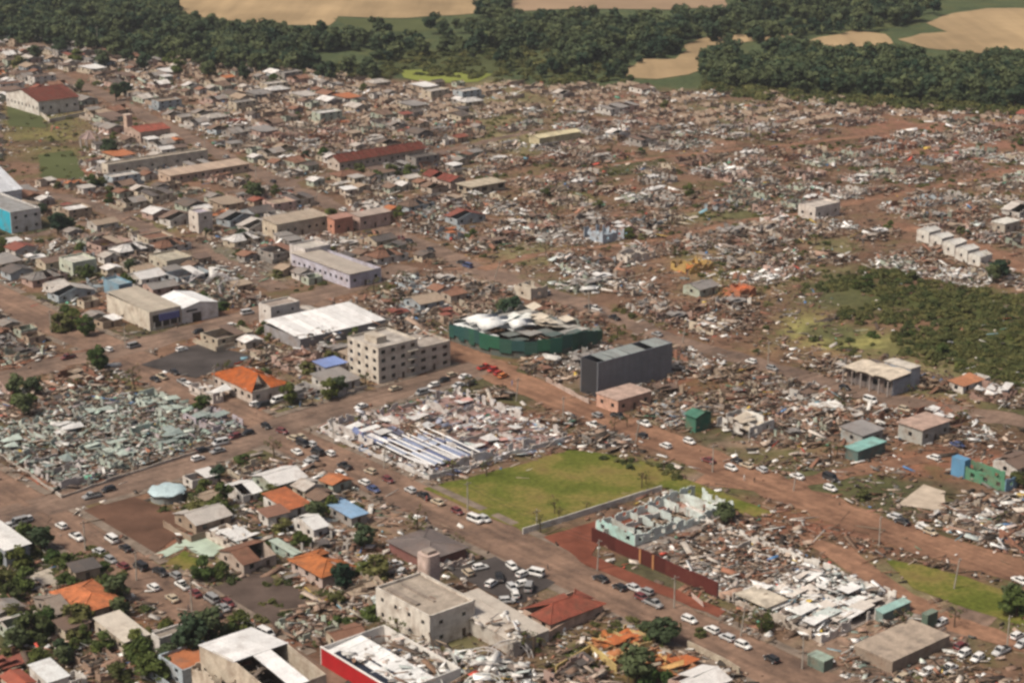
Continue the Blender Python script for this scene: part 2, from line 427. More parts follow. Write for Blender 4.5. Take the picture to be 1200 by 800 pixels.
def build_ground():
    xs = np.concatenate([[-9000, -3000, -1400, -800], np.arange(-540, 541, 3.0), [800, 1400, 3000, 9000]])
    ys = np.concatenate([[-3000, -400, 100], np.arange(290, 1580, 3.5), [1800, 2400, 3800, 7000, 14000]])
    X, Y = np.meshgrid(xs, ys)
    P = np.stack([X.ravel(), Y.ravel()], 1)
    col = np.tile(np.array([0.160, 0.096, 0.065]), (len(P), 1))
    # soil under the flattened quarter is barer and paler than under the standing one
    jig = rng.normal(0, 1.0, len(P))
    for pts, rgb, fe in LAND:
        sd = poly_sd(P, poly_at([(x, max(y, -150)) for x, y in pts])) + jig * fe * 0.25
        a = np.clip(0.5 - sd / (2 * fe), 0, 1)[:, None]
        col = col * (1 - a) + np.array(rgb) * a
    rs = np.random.default_rng(77)                      # bare red soil, trampled mud, weeds and pale dust between the ruins
    soils = [(0.215, 0.096, 0.062), (0.105, 0.064, 0.043), (0.078, 0.080, 0.036), (0.235, 0.160, 0.122), (0.150, 0.085, 0.058), (0.060, 0.062, 0.030), (0.17, 0.15, 0.075)]
    for _ in range(210):
        x, y = rs.uniform(-20, 1220), rs.uniform(105, 800)
        c = np.array(at(x, y)); k = rs.integers(0, len(soils)); a1, a2 = rs.uniform(10, 34), rs.uniform(8, 20); th = rs.normal(0.25, 0.5)
        d = P - c; e = np.stack([d[:, 0] * math.cos(th) + d[:, 1] * math.sin(th), -d[:, 0] * math.sin(th) + d[:, 1] * math.cos(th)], 1)
        r_ = np.hypot(e[:, 0] / a1, e[:, 1] / a2) + jig * 0.12
        a = np.clip((1.1 - r_) * 2.0, 0, 0.85)[:, None]
        col = col * (1 - a) + np.array(soils[k]) * a
    far = np.clip((P[:, 1] - 1420) / 200, 0, 1)[:, None]
    col = col * (1 - far) + np.array([0.085, 0.10, 0.045]) * far
    nx, ny = len(xs), len(ys)
    idx = np.arange(nx * ny).reshape(ny, nx)
    q = np.stack([idx[:-1, :-1], idx[:-1, 1:], idx[1:, 1:], idx[1:, :-1]], -1).reshape(-1, 4)
    me = np_mesh('ground', np.column_stack([P, np.zeros(len(P))]), q)
    at_ = me.color_attributes.new('land', 'FLOAT_COLOR', 'POINT')
    at_.data.foreach_set('color', np.column_stack([col, np.ones(len(P))]).astype(np.float32).ravel())
    me.materials.append(MATS['ground'])
    tag(link('ground', me), 'brown soil and worn grass of the town ground', 'ground', kind='structure')
def np_mesh(name, V, Q):
    me = bpy.data.meshes.new(name)
    me.vertices.add(len(V)); me.vertices.foreach_set('co', np.asarray(V, np.float32).ravel())
    Q = np.asarray(Q, np.int32); n = len(Q); k = Q.shape[1]
    me.loops.add(n * k); me.loops.foreach_set('vertex_index', Q.ravel())
    me.polygons.add(n); me.polygons.foreach_set('loop_start', np.arange(0, n * k, k, dtype=np.int32))
    me.update(calc_edges=True)
    return me
build_ground()
def build_street(name, label, pts, width, mat, paved):
    L = smooth_line(resample(poly_at(pts), 4.0))
    d = np.gradient(L, axis=0); d /= np.linalg.norm(d, axis=1)[:, None]
    nrm = np.column_stack([-d[:, 1], d[:, 0]])
    z = next_z()
    rough = 0.10 if paved else 0.9
    off = [-0.5, -0.25, 0, 0.25, 0.5]
    V = []
    for k, o in enumerate(off):
        j = rng.normal(0, rough, len(L)) if k in (0, 4) else 0 * L[:, 0]
        q = L + nrm * (o * width + j)[:, None]
        V.append(np.column_stack([q, np.full(len(L), z + (0.02 if k == 2 else 0))]))
    n = len(L); V = np.concatenate(V)
    Q = [(k * n + i + 1, k * n + i, (k + 1) * n + i, (k + 1) * n + i + 1) for k in range(4) for i in range(n - 1)]
    Q = [q[::-1] for q in Q]
    me = np_mesh(name, V, Q); me.materials.append(MATS[mat])
    tag(link(name, me), label, 'road', kind='structure')
    if paved:
        for sgn in (-1, 1):
            mb = MB()
            a = L + nrm * sgn * (width * 0.5 + 0.05); bq = L + nrm * sgn * (width * 0.5 + 2.6)
            for i in range(n - 1):
                mid = (a[i] + bq[i + 1]) / 2
                if any(line_d([mid], ln)[0] < wd / 2 + 1.0 for ln, wd in ROADW if ln is not ROADW[[s[1] for s in STREETS].index(label)][0]): continue
                if random.random() < 0.10: continue
                zz = 0.15 + random.uniform(-0.015, 0.015)
                mb.hexa([(*a[i], -0.1), (*a[i + 1], -0.1), (*bq[i + 1], -0.1), (*bq[i], -0.1), (*a[i], zz), (*a[i + 1], zz), (*bq[i + 1], zz), (*bq[i], zz)], 'pavement')
            tag(mb.build('pavement'), 'worn kerbed pavement along the ' + label, 'pavement', kind='structure')
for s in STREETS: build_street(*s)

# patches of ground laid as thin sheets
def patch(name, label, pts, mat, cat=None, jit=0.4, z=None, raw=None):
    L = resample(poly_at(pts + [pts[0]]), 3.0 if jit < 1 else 16.0)[:-1]
    L = L + rng.normal(0, jit, L.shape)
    z = next_z() if z is None else z
    mb = MB(); mb.poly([(x, y, z) for x, y in L], mat)
    if (L[:, 0] * np.roll(L[:, 1], -1) - L[:, 1] * np.roll(L[:, 0], -1)).sum() < 0: mb.f[0] = mb.f[0][::-1]
    o = mb.build(name)
    import bmesh
    bm = bmesh.new(); bm.from_mesh(o.data); bmesh.ops.triangulate(bm, faces=bm.faces); bm.to_mesh(o.data); bm.free()
    return tag(o, label, cat or name.replace('_', ' '), kind='structure')
PATCHES = [
 ('lawn', 'large green grass field behind the white boundary wall', [(497, 572), (560, 557), (618, 542), (668, 527), (715, 533), (775, 556), (778, 572), (700, 597), (613, 622), (560, 602)], 'lawn'),
 ('bare_lot', 'bare brown dirt lot beside the street of parked cars', [(88, 600), (152, 580), (232, 612), (180, 648)], 'lot_dirt'),
 ('empty_lot', 'grey brown empty lot strewn with rubbish', [(247, 690), (305, 668), (372, 700), (322, 738)], 'lot_asphalt'),
 ('lawn', 'small bright green lawn beside mint paving', [(193, 658), (216, 645), (243, 659), (220, 674)], 'lawn'),
 ('paving', 'mint green paved yard above small lawn', [(183, 648), (234, 624), (268, 640), (245, 655), (216, 643), (192, 655)], 'slab_mint'),
 ('verge', 'thin green grass verge between the white ruined wing and the dirt road', [(745, 538), (790, 556), (850, 580), (905, 600), (885, 606), (820, 588), (770, 570)], 'lawn'),
 ('verge', 'green grass verge between market ruin and dirt road', [(1035, 655), (1090, 664), (1150, 682), (1205, 702), (1205, 735), (1130, 712), (1070, 690)], 'lawn'),
 ('track', 'red mud track beside the green verge', [(930, 625), (1000, 645), (1060, 690), (1120, 722), (1200, 748), (1200, 765), (1100, 735), (1020, 690)], 'red_mud'),
 ('burnt_lot', 'dark floor slab of a cleared building', [(165, 428), (235, 402), (300, 418), (230, 444)], 'lot_dark'),
 ('car_park', 'dark asphalt yard full of damaged cars', [(520, 668), (580, 652), (650, 682), (612, 706), (590, 702)], 'lot_dark'),
 ('red_yard', 'red soil strip between the grass field and market ruin', [(635, 630), (775, 588), (800, 592), (700, 640), (690, 656)], 'red_soil'),
 ('red_strip', 'dark red soil strip at the foot of the maroon wall', [(655, 640), (694, 652), (770, 683), (852, 716), (842, 724), (760, 692), (690, 664)], 'red_soil'),
 ('concrete_yard', 'pale concrete yard behind the churned dirt road', [(1050, 592), (1082, 568), (1108, 576), (1106, 600)], 'slab_pale'),
 ('lawn', 'green field below the dark red roofed hall', [(8, 125), (44, 126), (55, 150), (10, 148)], 'field_green'),
 ('lawn', 'triangular green lawn by the white school wing', [(45, 182), (85, 176), (102, 212), (48, 208)], 'field_green'),
 ('tan_field', 'large tan harvested field beyond the dark wood', [(190, -40), (570, -40), (565, 0), (556, 16), (470, 22), (405, 20), (380, 30), (330, 30), (260, 25), (205, 14)], 'field_tan'),
 ('green_field', 'narrow green meadow below the tan field', [(395, 22), (470, 24), (520, 20), (525, 36), (430, 38), (400, 34)], 'field_green'),
 ('pink_field', 'pinkish ploughed strip between far woods', [(592, -40), (860, -40), (850, 9), (760, 12), (640, 11), (612, 14), (592, 14)], 'field_pink'),
 ('meadow', 'dull green meadow at the edge of the town', [(440, 64), (540, 60), (640, 64), (650, 82), (560, 84), (450, 80)], 'field_green'),
 ('meadow', 'yellow green meadow with painted-in sun patch at the edge of town', [(470, 82), (520, 81), (572, 86), (566, 96), (500, 97), (474, 92)], 'field_sun_tint'),
 ('quarry', 'bare tan earth cutting between dark woods', [(728, 82), (752, 70), (788, 70), (808, 50), (830, 43), (930, 40), (930, 45), (826, 54), (824, 78), (800, 88), (768, 93), (738, 91)], 'field_tan'),
 ('tan_field', 'small tan field rising behind the dark wood', [(938, 56), (955, 44), (1000, 36), (1040, 40), (1048, 52), (1000, 56)], 'field_tan'),
 ('tan_field', 'broad pale tan field above the dark wood', [(1056, 48), (1080, 40), (1110, 38), (1085, 28), (1115, 16), (1160, 10), (1320, 8), (1320, 66), (1200, 66), (1130, 62), (1090, 58)], 'field_tan'),
 ('meadow', 'olive strip of pasture beyond the earth cutting', [(840, 30), (930, 22), (1050, 14), (1080, 22), (1040, 34), (940, 40), (850, 42)], 'field_green'),
]
for p in PATCHES: patch(p[0], p[1], p[2], p[3], jit=0.25 if p[2][0][1] > 300 else 0.5 if p[2][0][1] > 100 else 2.5)
NOBUILD = [poly_at(p[2]) for p in PATCHES if p[2][0][1] > 100]

# ------------------------------------------------------------------ debris: real pieces, collected by quarter
DEB = {}
P_MIX = [(0.80, 0.78, 0.75), (0.045, 0.038, 0.032), (0.07, 0.055, 0.045), (0.26, 0.165, 0.12), (0.33, 0.22, 0.165), (0.21, 0.13, 0.09), (0.68, 0.66, 0.62), (0.52, 0.48, 0.44), (0.36, 0.31, 0.27), (0.62, 0.60, 0.57), (0.19, 0.14, 0.10), (0.13, 0.09, 0.065), (0.24, 0.15, 0.10), (0.30, 0.14, 0.09), (0.09, 0.075, 0.065), (0.40, 0.30, 0.24), (0.26, 0.24, 0.22)]
P_WOOD = [(0.20, 0.14, 0.095), (0.28, 0.20, 0.14), (0.12, 0.085, 0.06), (0.36, 0.28, 0.21), (0.24, 0.13, 0.085)]
P_MINT = [(0.30, 0.38, 0.33), (0.48, 0.52, 0.47), (0.20, 0.24, 0.21), (0.60, 0.59, 0.56), (0.10, 0.10, 0.09), (0.36, 0.31, 0.31), (0.25, 0.18, 0.14), (0.16, 0.12, 0.10), (0.26, 0.25, 0.23)]
P_WHITE = [(0.86, 0.85, 0.83), (0.82, 0.81, 0.79), (0.62, 0.60, 0.57), (0.45, 0.40, 0.36), (0.28, 0.23, 0.20), (0.52, 0.57, 0.55), (0.60, 0.50, 0.45), (0.15, 0.12, 0.10)]
P_BLUE = [(0.14, 0.17, 0.30), (0.55, 0.55, 0.58), (0.32, 0.34, 0.42), (0.65, 0.63, 0.62), (0.42, 0.20, 0.17), (0.11, 0.11, 0.14)]
P_RED = [(0.05, 0.04, 0.033), (0.24, 0.125, 0.085), (0.30, 0.155, 0.105), (0.46, 0.37, 0.30), (0.19, 0.12, 0.085), (0.58, 0.52, 0.46), (0.12, 0.085, 0.065), (0.33, 0.25, 0.19)]
P_ORANGE = [(0.48, 0.17, 0.055), (0.38, 0.16, 0.07), (0.50, 0.30, 0.12), (0.24, 0.14, 0.08), (0.45, 0.38, 0.30)]
P_BROWN = [(0.13, 0.085, 0.06), (0.19, 0.125, 0.088), (0.25, 0.165, 0.12), (0.085, 0.06, 0.045), (0.30, 0.215, 0.165), (0.40, 0.32, 0.26), (0.21, 0.11, 0.078), (0.055, 0.044, 0.036), (0.52, 0.46, 0.40)]
ODD = [(0.10, 0.22, 0.42), (0.55, 0.10, 0.07), (0.12, 0.32, 0.22), (0.62, 0.44, 0.10), (0.75, 0.75, 0.75), (0.20, 0.35, 0.42)]
def debris(area, P, pal=P_MIX, mixk=(0.35, 0.30, 0.35), scale=1.0, zmax=0.6, base=0.0):
    """pieces lying at the points P: sheets, boards and chunks"""
    P = np.asarray(P, float).reshape(-1, 2)
    for i, (ln, wd) in enumerate(ROADW):                   # the main streets have been cleared
        if len(P): P = P[(line_d(P, ln) > wd * 0.5) | (rng.random(len(P)) < (0.04 if i < 6 else 0.4))]
    for q in NOBUILD:                                      # lawns and bare lots stay nearly clean
        if len(P) and not base: P = P[(poly_sd(P, q) > -0.5) | (rng.random(len(P)) < 0.03)]
    n = len(P)
    if n == 0: return
    k = rng.choice(3, n, p=mixk)
    sx = np.choose(k, [rng.uniform(1.2, 3.6, n), rng.uniform(1.5, 4.5, n), rng.uniform(0.3, 1.3, n)]) * scale
    sy = np.choose(k, [rng.uniform(0.7, 1.4, n), rng.uniform(0.10, 0.28, n), rng.uniform(0.25, 0.8, n)]) * scale
    sz = np.choose(k, [rng.uniform(0.03, 0.06, n), rng.uniform(0.08, 0.16, n), rng.uniform(0.12, 0.5, n)]) * scale
    lg = np.clip(rng.lognormal(0, 0.38, n), 0.45, 2.6); sx, sy, sz = sx * lg, sy * np.sqrt(lg), sz * np.sqrt(lg)
    yaw = np.where(rng.random(n) < 0.65, rng.normal(0.1, 0.5, n), rng.uniform(0, math.pi, n))   # blown one way
    pit = np.choose(k, [rng.normal(0, 0.22, n), rng.normal(0, 0.18, n), rng.normal(0, 0.3, n)])
    rol = np.choose(k, [rng.normal(0, 0.30, n), rng.normal(0, 0.4, n), rng.normal(0, 0.3, n)])
    cy_, sy_ = np.cos(yaw), np.sin(yaw); cp, sp = np.cos(pit), np.sin(pit); cr, sr = np.cos(rol), np.sin(rol)
    ex = np.stack([cy_ * cp, sy_ * cp, -sp], 1)
    ey = np.stack([cy_ * sp * sr - sy_ * cr, sy_ * sp * sr + cy_ * cr, cp * sr], 1)
    ez = np.cross(ex, ey)
    hx, hy, hz = ex * (sx / 2)[:, None], ey * (sy / 2)[:, None], ez * (sz / 2)[:, None]
    low = np.abs(hx[:, 2]) + np.abs(hy[:, 2]) + np.abs(hz[:, 2])
    c = np.column_stack([P, base + low * 0.7 + rng.uniform(0, 1, n) ** 2 * zmax])
    V = np.stack([c - hx - hy - hz, c + hx - hy - hz, c + hx + hy - hz, c - hx + hy - hz,
                  c - hx - hy + hz, c + hx - hy + hz, c + hx + hy + hz, c - hx + hy + hz], 1)
    pal = np.array(pal); ci = rng.integers(0, len(pal), n)
    col = pal[ci] * rng.uniform(0.7, 1.15, (n, 1))
    wood = (k == 1) & (rng.random(n) < 0.6)
    col[wood] = np.array(P_WOOD)[rng.integers(0, len(P_WOOD), wood.sum())]
    odd = rng.random(n) < 0.02
    col[odd] = np.array(ODD)[rng.integers(0, len(ODD), odd.sum())]
    DEB.setdefault(area, []).append((V, col))
GRIDN = rng.random((64, 64))
def vnoise(P, size):
    """smooth noise between 0 and 1 over the ground"""
    q = np.asarray(P, float) / size + 300.3; i = np.floor(q).astype(int); f = q - i; f = f * f * (3 - 2 * f)
    g = lambda a, b: GRIDN[(i[:, 0] + a) % 64, (i[:, 1] + b) % 64]
    return (g(0, 0) * (1 - f[:, 0]) + g(1, 0) * f[:, 0]) * (1 - f[:, 1]) + (g(0, 1) * (1 - f[:, 0]) + g(1, 1) * f[:, 0]) * f[:, 1]
def disc(P, rad, n, pw=0.6):
    a = rng.uniform(0, 2 * math.pi, n); r = rad * rng.random(n) ** pw
    return np.stack([P[0] + r * np.cos(a), P[1] + r * np.sin(a)], 1)
def in_poly(pts, n):
    pl = np.array(poly_at(pts)); lo, hi = pl.min(0), pl.max(0)
    out = np.zeros((0, 2))
    while len(out) < n:
        q = rng.uniform(lo, hi, (n * 2, 2)); out = np.concatenate([out, q[poly_sd(q, pl) < 0]])
    return out[:n]
def clumped(P, k=0.5, spread=3.5):
    """pull points towards random centres so that they heap unevenly"""
    P = np.asarray(P); m = max(3, len(P) // 26)
    c = P[rng.integers(0, len(P), m)]
    sel = rng.random(len(P)) < k
    Q = P.copy(); Q[sel] = c[rng.integers(0, m, sel.sum())] + rng.normal(0, spread, (sel.sum(), 2))
    return Q
def flush_debris():
    F6 = np.array([[0, 3, 2, 1], [4, 5, 6, 7], [0, 1, 5, 4], [1, 2, 6, 5], [2, 3, 7, 6], [3, 0, 4, 7]])
    for area, parts in DEB.items():
        V = np.concatenate([p[0] for p in parts]); C = np.concatenate([p[1] for p in parts])
        n = len(V)
        Q = (np.arange(n)[:, None, None] * 8 + F6[None]).reshape(-1, 4)
        me = np_mesh('debris', V.reshape(-1, 3), Q)
        at_ = me.color_attributes.new('piece', 'FLOAT_COLOR', 'POINT')
        cc = np.repeat(np.column_stack([C, np.ones(n)]), 8, 0).astype(np.float32)
        at_.data.foreach_set('color', cc.ravel())
        me.materials.append(MATS['debris'])
        tag(link('debris', me), area, 'debris', kind='stuff')

# ------------------------------------------------------------------ building kit
RECTS = []      # taken plots, in street-grid coordinates
def strips(mb, a, b, H, t=0.25, openings=(), jag=0.0, mat='plaster', step=0.9, z0=-0.1, gone=0.0, runs=None):
    """wall from a to b; openings are (s0, s1, z0, z1); jag breaks its top"""
    L = math.hypot(b[0] - a[0], b[1] - a[1])
    if L < 0.2: return
    ux, uy = (b[0] - a[0]) / L, (b[1] - a[1]) / L
    cuts = {0.0, L}
    for o in openings: cuts |= {max(0, o[0]), min(L, o[1])}
    if jag:
        n = max(2, int(L / step)); cuts |= {L * k / n for k in range(1, n)}
    cuts = sorted(cuts); h = H; cur = 1.0 - jag * random.random() * 0.6; skip = 0
    for s0, s1 in zip(cuts[:-1], cuts[1:]):
        if s1 - s0 < 0.02: continue
        if jag:
            cur = min(1.0, max(1.0 - jag, cur + random.uniform(-0.35, 0.35) * jag * 1.4)); h = max(0.25, H * cur)
            if skip > 0: skip -= 1; continue
            if random.random() < gone:
                skip = random.randint(1, 3)
                if runs is not None and mb.v: mb = MB(); runs.append(mb)
                continue
        p, q = (a[0] + ux * s0, a[1] + uy * s0), (a[0] + ux * s1, a[1] + uy * s1)
        mid = (s0 + s1) / 2; spans = [(z0, h)]
        for o in openings:
            if o[0] <= mid <= o[1]:
                new = []
                for lo, hi in spans:
                    if o[2] > lo: new.append((lo, min(hi, o[2])))
                    if o[3] < hi: new.append((max(lo, o[3]), hi))
                spans = [x for x in new if x[1] - x[0] > 0.03]
        if not spans and runs is not None and mb.v: mb = MB(); runs.append(mb)
        for lo, hi in spans: mb.seg(*p, *q, t, lo, hi, mat)
def wall_runs(root, name, color, a, b, H, t=0.25, openings=(), jag=0.0, gone=0.0):
    """a broken wall: every stretch that still stands is a part of its own"""
    runs = [MB()]
    strips(runs[0], a, b, H, t, openings, jag, gone=gone, runs=runs)
    for mb in runs:
        if mb.v: mb.build(name, root, color)
def win_rows(L, H, floors, ww=1.3, wh=1.2, pitch=3.4, edge=1.0, door=False):
    n = max(1, int((L - 2 * edge) / pitch)); fh = H / floors; out = []
    for f in range(floors):
        for k in range(n):
            c = L * (k + 0.5) / n
            z = f * fh + fh * 0.38
            if door and f == 0 and k == n // 2: out.append((c - 0.55, c + 0.55, 0.0, min(2.1, fh * 0.8))); continue
            out.append((c - ww / 2, c + ww / 2, z, z + min(wh, fh * 0.45)))
    return out
def panes(root, a, b, ops, t=0.25, mat='glass'):  # opaque near-black panes, standing also for the shade in open window holes
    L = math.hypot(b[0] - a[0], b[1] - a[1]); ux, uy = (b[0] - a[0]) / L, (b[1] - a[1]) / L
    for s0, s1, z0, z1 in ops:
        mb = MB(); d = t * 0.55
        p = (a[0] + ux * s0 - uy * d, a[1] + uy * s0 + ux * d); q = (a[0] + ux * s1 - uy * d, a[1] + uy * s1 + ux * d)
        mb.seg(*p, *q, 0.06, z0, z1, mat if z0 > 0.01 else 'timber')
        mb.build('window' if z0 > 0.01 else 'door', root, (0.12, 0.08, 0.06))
def sheets(root, e0, e1, r0, r1, n, color, mat='sheet_metal', miss=0.0, th=0.07, name='roof_sheet', lift=0.03):
    """a roof slope from eave e0-e1 up to ridge r0-r1, laid in n sheets"""
    lerp = lambda p, q, k: tuple(p[i] + (q[i] - p[i]) * k for i in range(3))
    for i in range(n):
        if random.random() < miss: continue
        k0, k1 = i / n + 0.002, (i + 1) / n - 0.002
        q = [lerp(e0, e1, k0), lerp(e0, e1, k1), lerp(r0, r1, k1), lerp(r0, r1, k0)]
        dz = random.uniform(0, lift)
        if miss and random.random() < 0.3:            # a loosened corner
            c_ = random.randrange(4); q[c_] = (q[c_][0], q[c_][1], q[c_][2] + random.uniform(-0.5, 0.5))
        mb = MB(); mb.slab([(x, y, z + dz) for x, y, z in q], th, mat)
        f = random.uniform(0.86, 1.08)
        mb.build(name, root, tuple(min(1, c * f) for c in color))
def roof(root, kind, L, W, H, color, mat=None, miss=0.0, over=0.5, rise=None, nx=None):
    """L along x, W along y"""
    x0, x1, y0, y1 = -over, L + over, -over, W + over
    if kind in ('gablex', 'gabley', 'shed'): mat = mat or 'sheet_metal'
    if kind == 'gablex':
        r = rise or W * 0.16; m_ = W / 2; n = nx or max(2, int(L / 3.2))
        sheets(root, (x0, y0, H), (x1, y0, H), (x0, m_, H + r), (x1, m_, H + r), n, color, mat, miss)
        sheets(root, (x1, y1, H), (x0, y1, H), (x1, m_, H + r), (x0, m_, H + r), n, color, mat, miss)
        for xx in (0, L - 0.22):      # gable triangles
            mb = MB(); mb.prism([(0, H - 0.02), (W, H - 0.02), (m_, H + r - 0.12)], xx, xx + 0.2, 'plaster')
            mb.v = [(z, x, y) for x, y, z in mb.v]; mb.build('gable', root, root['wc'])
        mb = MB(); mb.box(x0, m_ - 0.18, H + r - 0.02, x1, m_ + 0.18, H + r + 0.10, mat); mb.build('ridge_cap', root, color)
    elif kind == 'gabley':
        r = rise or L * 0.16; m_ = L / 2; n = nx or max(2, int(W / 3.2))
        sheets(root, (x0, y1, H), (x0, y0, H), (m_, y1, H + r), (m_, y0, H + r), n, color, mat, miss)
        sheets(root, (x1, y0, H), (x1, y1, H), (m_, y0, H + r), (m_, y1, H + r), n, color, mat, miss)
        for yy in (0, W - 0.22):
            mb = MB(); mb.prism([(0, H - 0.02), (L, H - 0.02), (m_, H + r - 0.12)], yy, yy + 0.2, 'plaster')
            mb.v = [(x, z, y) for x, y, z in mb.v]; mb.build('gable', root, root['wc'])
        mb = MB(); mb.box(m_ - 0.18, y0, H + r - 0.02, m_ + 0.18, y1, H + r + 0.10, mat); mb.build('ridge_cap', root, color)
    elif kind == 'shed':
        r = rise or W * 0.08; n = nx or max(2, int(L / 3.2))
        sheets(root, (x0, y0, H), (x1, y0, H), (x0, y1, H + r), (x1, y1, H + r), n, color, mat, miss)
    elif kind == 'hip':
        mat = mat or 'roof_tile'; s = min(L, W) / 2; r = rise or s * 0.42
        if L >= W: ra, rb = (s, W / 2, H + r), (L - s, W / 2, H + r)
        else: ra, rb = (L / 2, s, H + r), (L / 2, W - s, H + r)
        c = [(x0, y0, H), (x1, y0, H), (x1, y1, H), (x0, y1, H)]
        if L >= W: sl = [(c[0], c[1], rb, ra), (c[1], c[2], rb, rb), (c[2], c[3], ra, rb), (c[3], c[0], ra, ra)]
        else: sl = [(c[0], c[1], ra, ra), (c[1], c[2], rb, ra), (c[2], c[3], rb, rb), (c[3], c[0], ra, rb)]
        for q in sl:
            n = max(2, int(math.dist(q[0], q[1]) / 3.0))
            sheets(root, q[0], q[1], q[3], q[2], n, color, mat, miss, 0.10, 'roof_slope', 0.02)
        hips = [(c[0], ra), (c[1], rb if L >= W else ra), (c[2], rb), (c[3], ra if L >= W else rb), (ra, rb)]
        for p, q in hips:
            if math.dist(p, q) < 0.3: continue
            mb = MB(); mb.tube([tuple(np.array(p) + (0, 0, 0.03)), tuple(np.array(q) + (0, 0, 0.05))], 0.16, mat, 5)
            mb.build('ridge_tile', root, tuple(x * 1.1 for x in color))
    elif kind == 'flat':
        mb = MB(); zt = H - 0.55; mb.box(0.26, 0.26, zt - 0.2, L - 0.26, W - 0.26, zt, mat or 'concrete'); mb.build('roof_slab', root, color)
        mb = MB()                                     # parapet coping
        for ax, ay, bx_, by in ((0, 0, L, 0), (L, 0, L, W), (L, W, 0, W), (0, W, 0, 0)):
            dx, dy = np.sign(bx_ - ax) * 0.05, np.sign(by - ay) * 0.05
            mb.seg(ax - dx + dy, ay - dy - dx, bx_ + dx + dy, by + dy - dx, 0.36, H + 0.003, H + 0.09, 'concrete')
        mb.build('coping', root, root['wc'])
    elif kind == 'deck':                              # overhanging concrete slab
        mb = MB(); mb.box(x0, y0, H + 0.005, x1, y1, H + 0.28, mat or 'concrete'); mb.build('roof_slab', root, color)
def footprint(near, xl, xr, rot=0.0):
    """the near corner and the two side lengths that reach the given places"""
    P = at(*near)
    c, s_ = math.cos(THETA + rot), math.sin(THETA + rot)
    def run(d, target):
        lo, hi = 0.5, 160.0
        sg = 1 if target > near[0] else -1
        for _ in range(40):
            m_ = (lo + hi) / 2
            if (px(P[0] + d[0] * m_, P[1] + d[1] * m_)[0] - target) * sg < 0: lo = m_
            else: hi = m_
        return lo
    return P, run((c, s_), xr), run((-s_, c), xl)
def height(near, yt):
    P = at(*near); lo, hi = 0.0, 40.0
    for _ in range(40):
        m_ = (lo + hi) / 2
        if px(P[0], P[1], m_)[1] > yt: lo = m_
        else: hi = m_
    return lo
def claim(P, L, W, pad=1.0):
    u, v = uv(P); RECTS.append((u - pad, u + L + pad, v - pad, v + W + pad))
def free(P, L, W):
    u, v = uv(P)
    return not any(u < r[1] and u + L > r[0] and v < r[3] and v + W > r[2] for r in RECTS)
def bld(name, label, cat, near, yt, xl, xr, wc=(0.55, 0.50, 0.44), rk='flat', rc=(0.42, 0.38, 0.34), floors=1, win='LR', miss=0.0,
        wl=None, wr=None, rot=0.0, group=None, mat=None, rise=None, over=0.5, ww=1.3, wh=1.2, pitch=3.4, wmat='plaster', hmin=2.4):
    P, L, W = footprint(near, xl, xr, rot)
    H = max(hmin, height(near, yt))
    claim(P, L, W)
    root = empty(name, (P[0], P[1], 0), THETA + rot); tag(root, label, cat, group); root['wc'] = wc
    sides = [((0, 0), (L, 0), 'R', wr or wc), ((L, 0), (L, W), 'r', wc), ((L, W), (0, W), 'l', wc), ((0, W), (0, 0), 'L', wl or wc)]
    for a, b, k, c in sides:
        ln = math.dist(a, b)
        ops = win_rows(ln, H if rk != 'flat' else H - 0.5, floors, ww, wh, pitch, door=(k == 'R')) if k in win else []
        mb = MB()
        ex = 0.0
        if k in 'Rl': strips(mb, a, b, H, openings=ops, mat=wmat)
        else:                                        # butt between the long walls
            d = 0.253 if a[1] < b[1] else -0.253
            a2, b2 = (a[0], a[1] + d), (b[0], b[1] - d)
            ops2 = [(o[0] - 0.253, o[1] - 0.253, o[2], o[3]) for o in ops]
            strips(mb, a2, b2, H, openings=ops2, mat=wmat)
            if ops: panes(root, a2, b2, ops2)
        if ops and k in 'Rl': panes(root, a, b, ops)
        mb.build('wall', root, c)
    mb = MB(); mb.box(0.3, 0.3, -0.05, L - 0.3, W - 0.3, 0.12, 'concrete'); mb.build('floor', root, (0.16, 0.13, 0.11))
    if rk != 'none': roof(root, rk, L, W, H + 0.01, rc, mat, miss, over if rk != 'flat' else 0, rise)
    if rk == 'none' or miss > 0.25:
        c = np.array(P) + np.array(UB) * L / 2 + np.array(UA) * W / 2
    return root, L, W, H
def ruin(name, label, cat, near, yt, xl, xr, wc=(0.55, 0.5, 0.45), jag=0.5, rooms=(2, 2), group=None, floor=(0.25, 0.19, 0.16), pal=P_MIX, n=None, rot=0.0,
         area=None, wr=None, wl=None, gone=0.06, loc=None, raft=4, sheetc=None, t=0.24):
    """roofless broken walls, rooms, a floor and what is left of the roof"""
    if loc is None: P, L, W = footprint(near, xl, xr, rot); H = max(1.2, height(near, yt))
    else: P, L, W, H = loc
    claim(P, L, W)
    root = empty(name, (P[0], P[1], 0), THETA + rot); tag(root, label, cat, group)
    ruin_parts(root, L, W, H, wc, jag, rooms, floor, gone, raft, sheetc, wr, wl, t)
    c = (P[0] + UB[0] * L / 2 + UA[0] * W / 2, P[1] + UB[1] * L / 2 + UA[1] * W / 2)
    if area:
        m_ = n or int(L * W * 0.5)
        q = rng.uniform(0, 1, (m_, 2)) * 1.16 - 0.08
        debris(area, np.array(P) + q[:, :1] * L * np.array(UB) + q[:, 1:] * W * np.array(UA), pal)
    return root, L, W, H
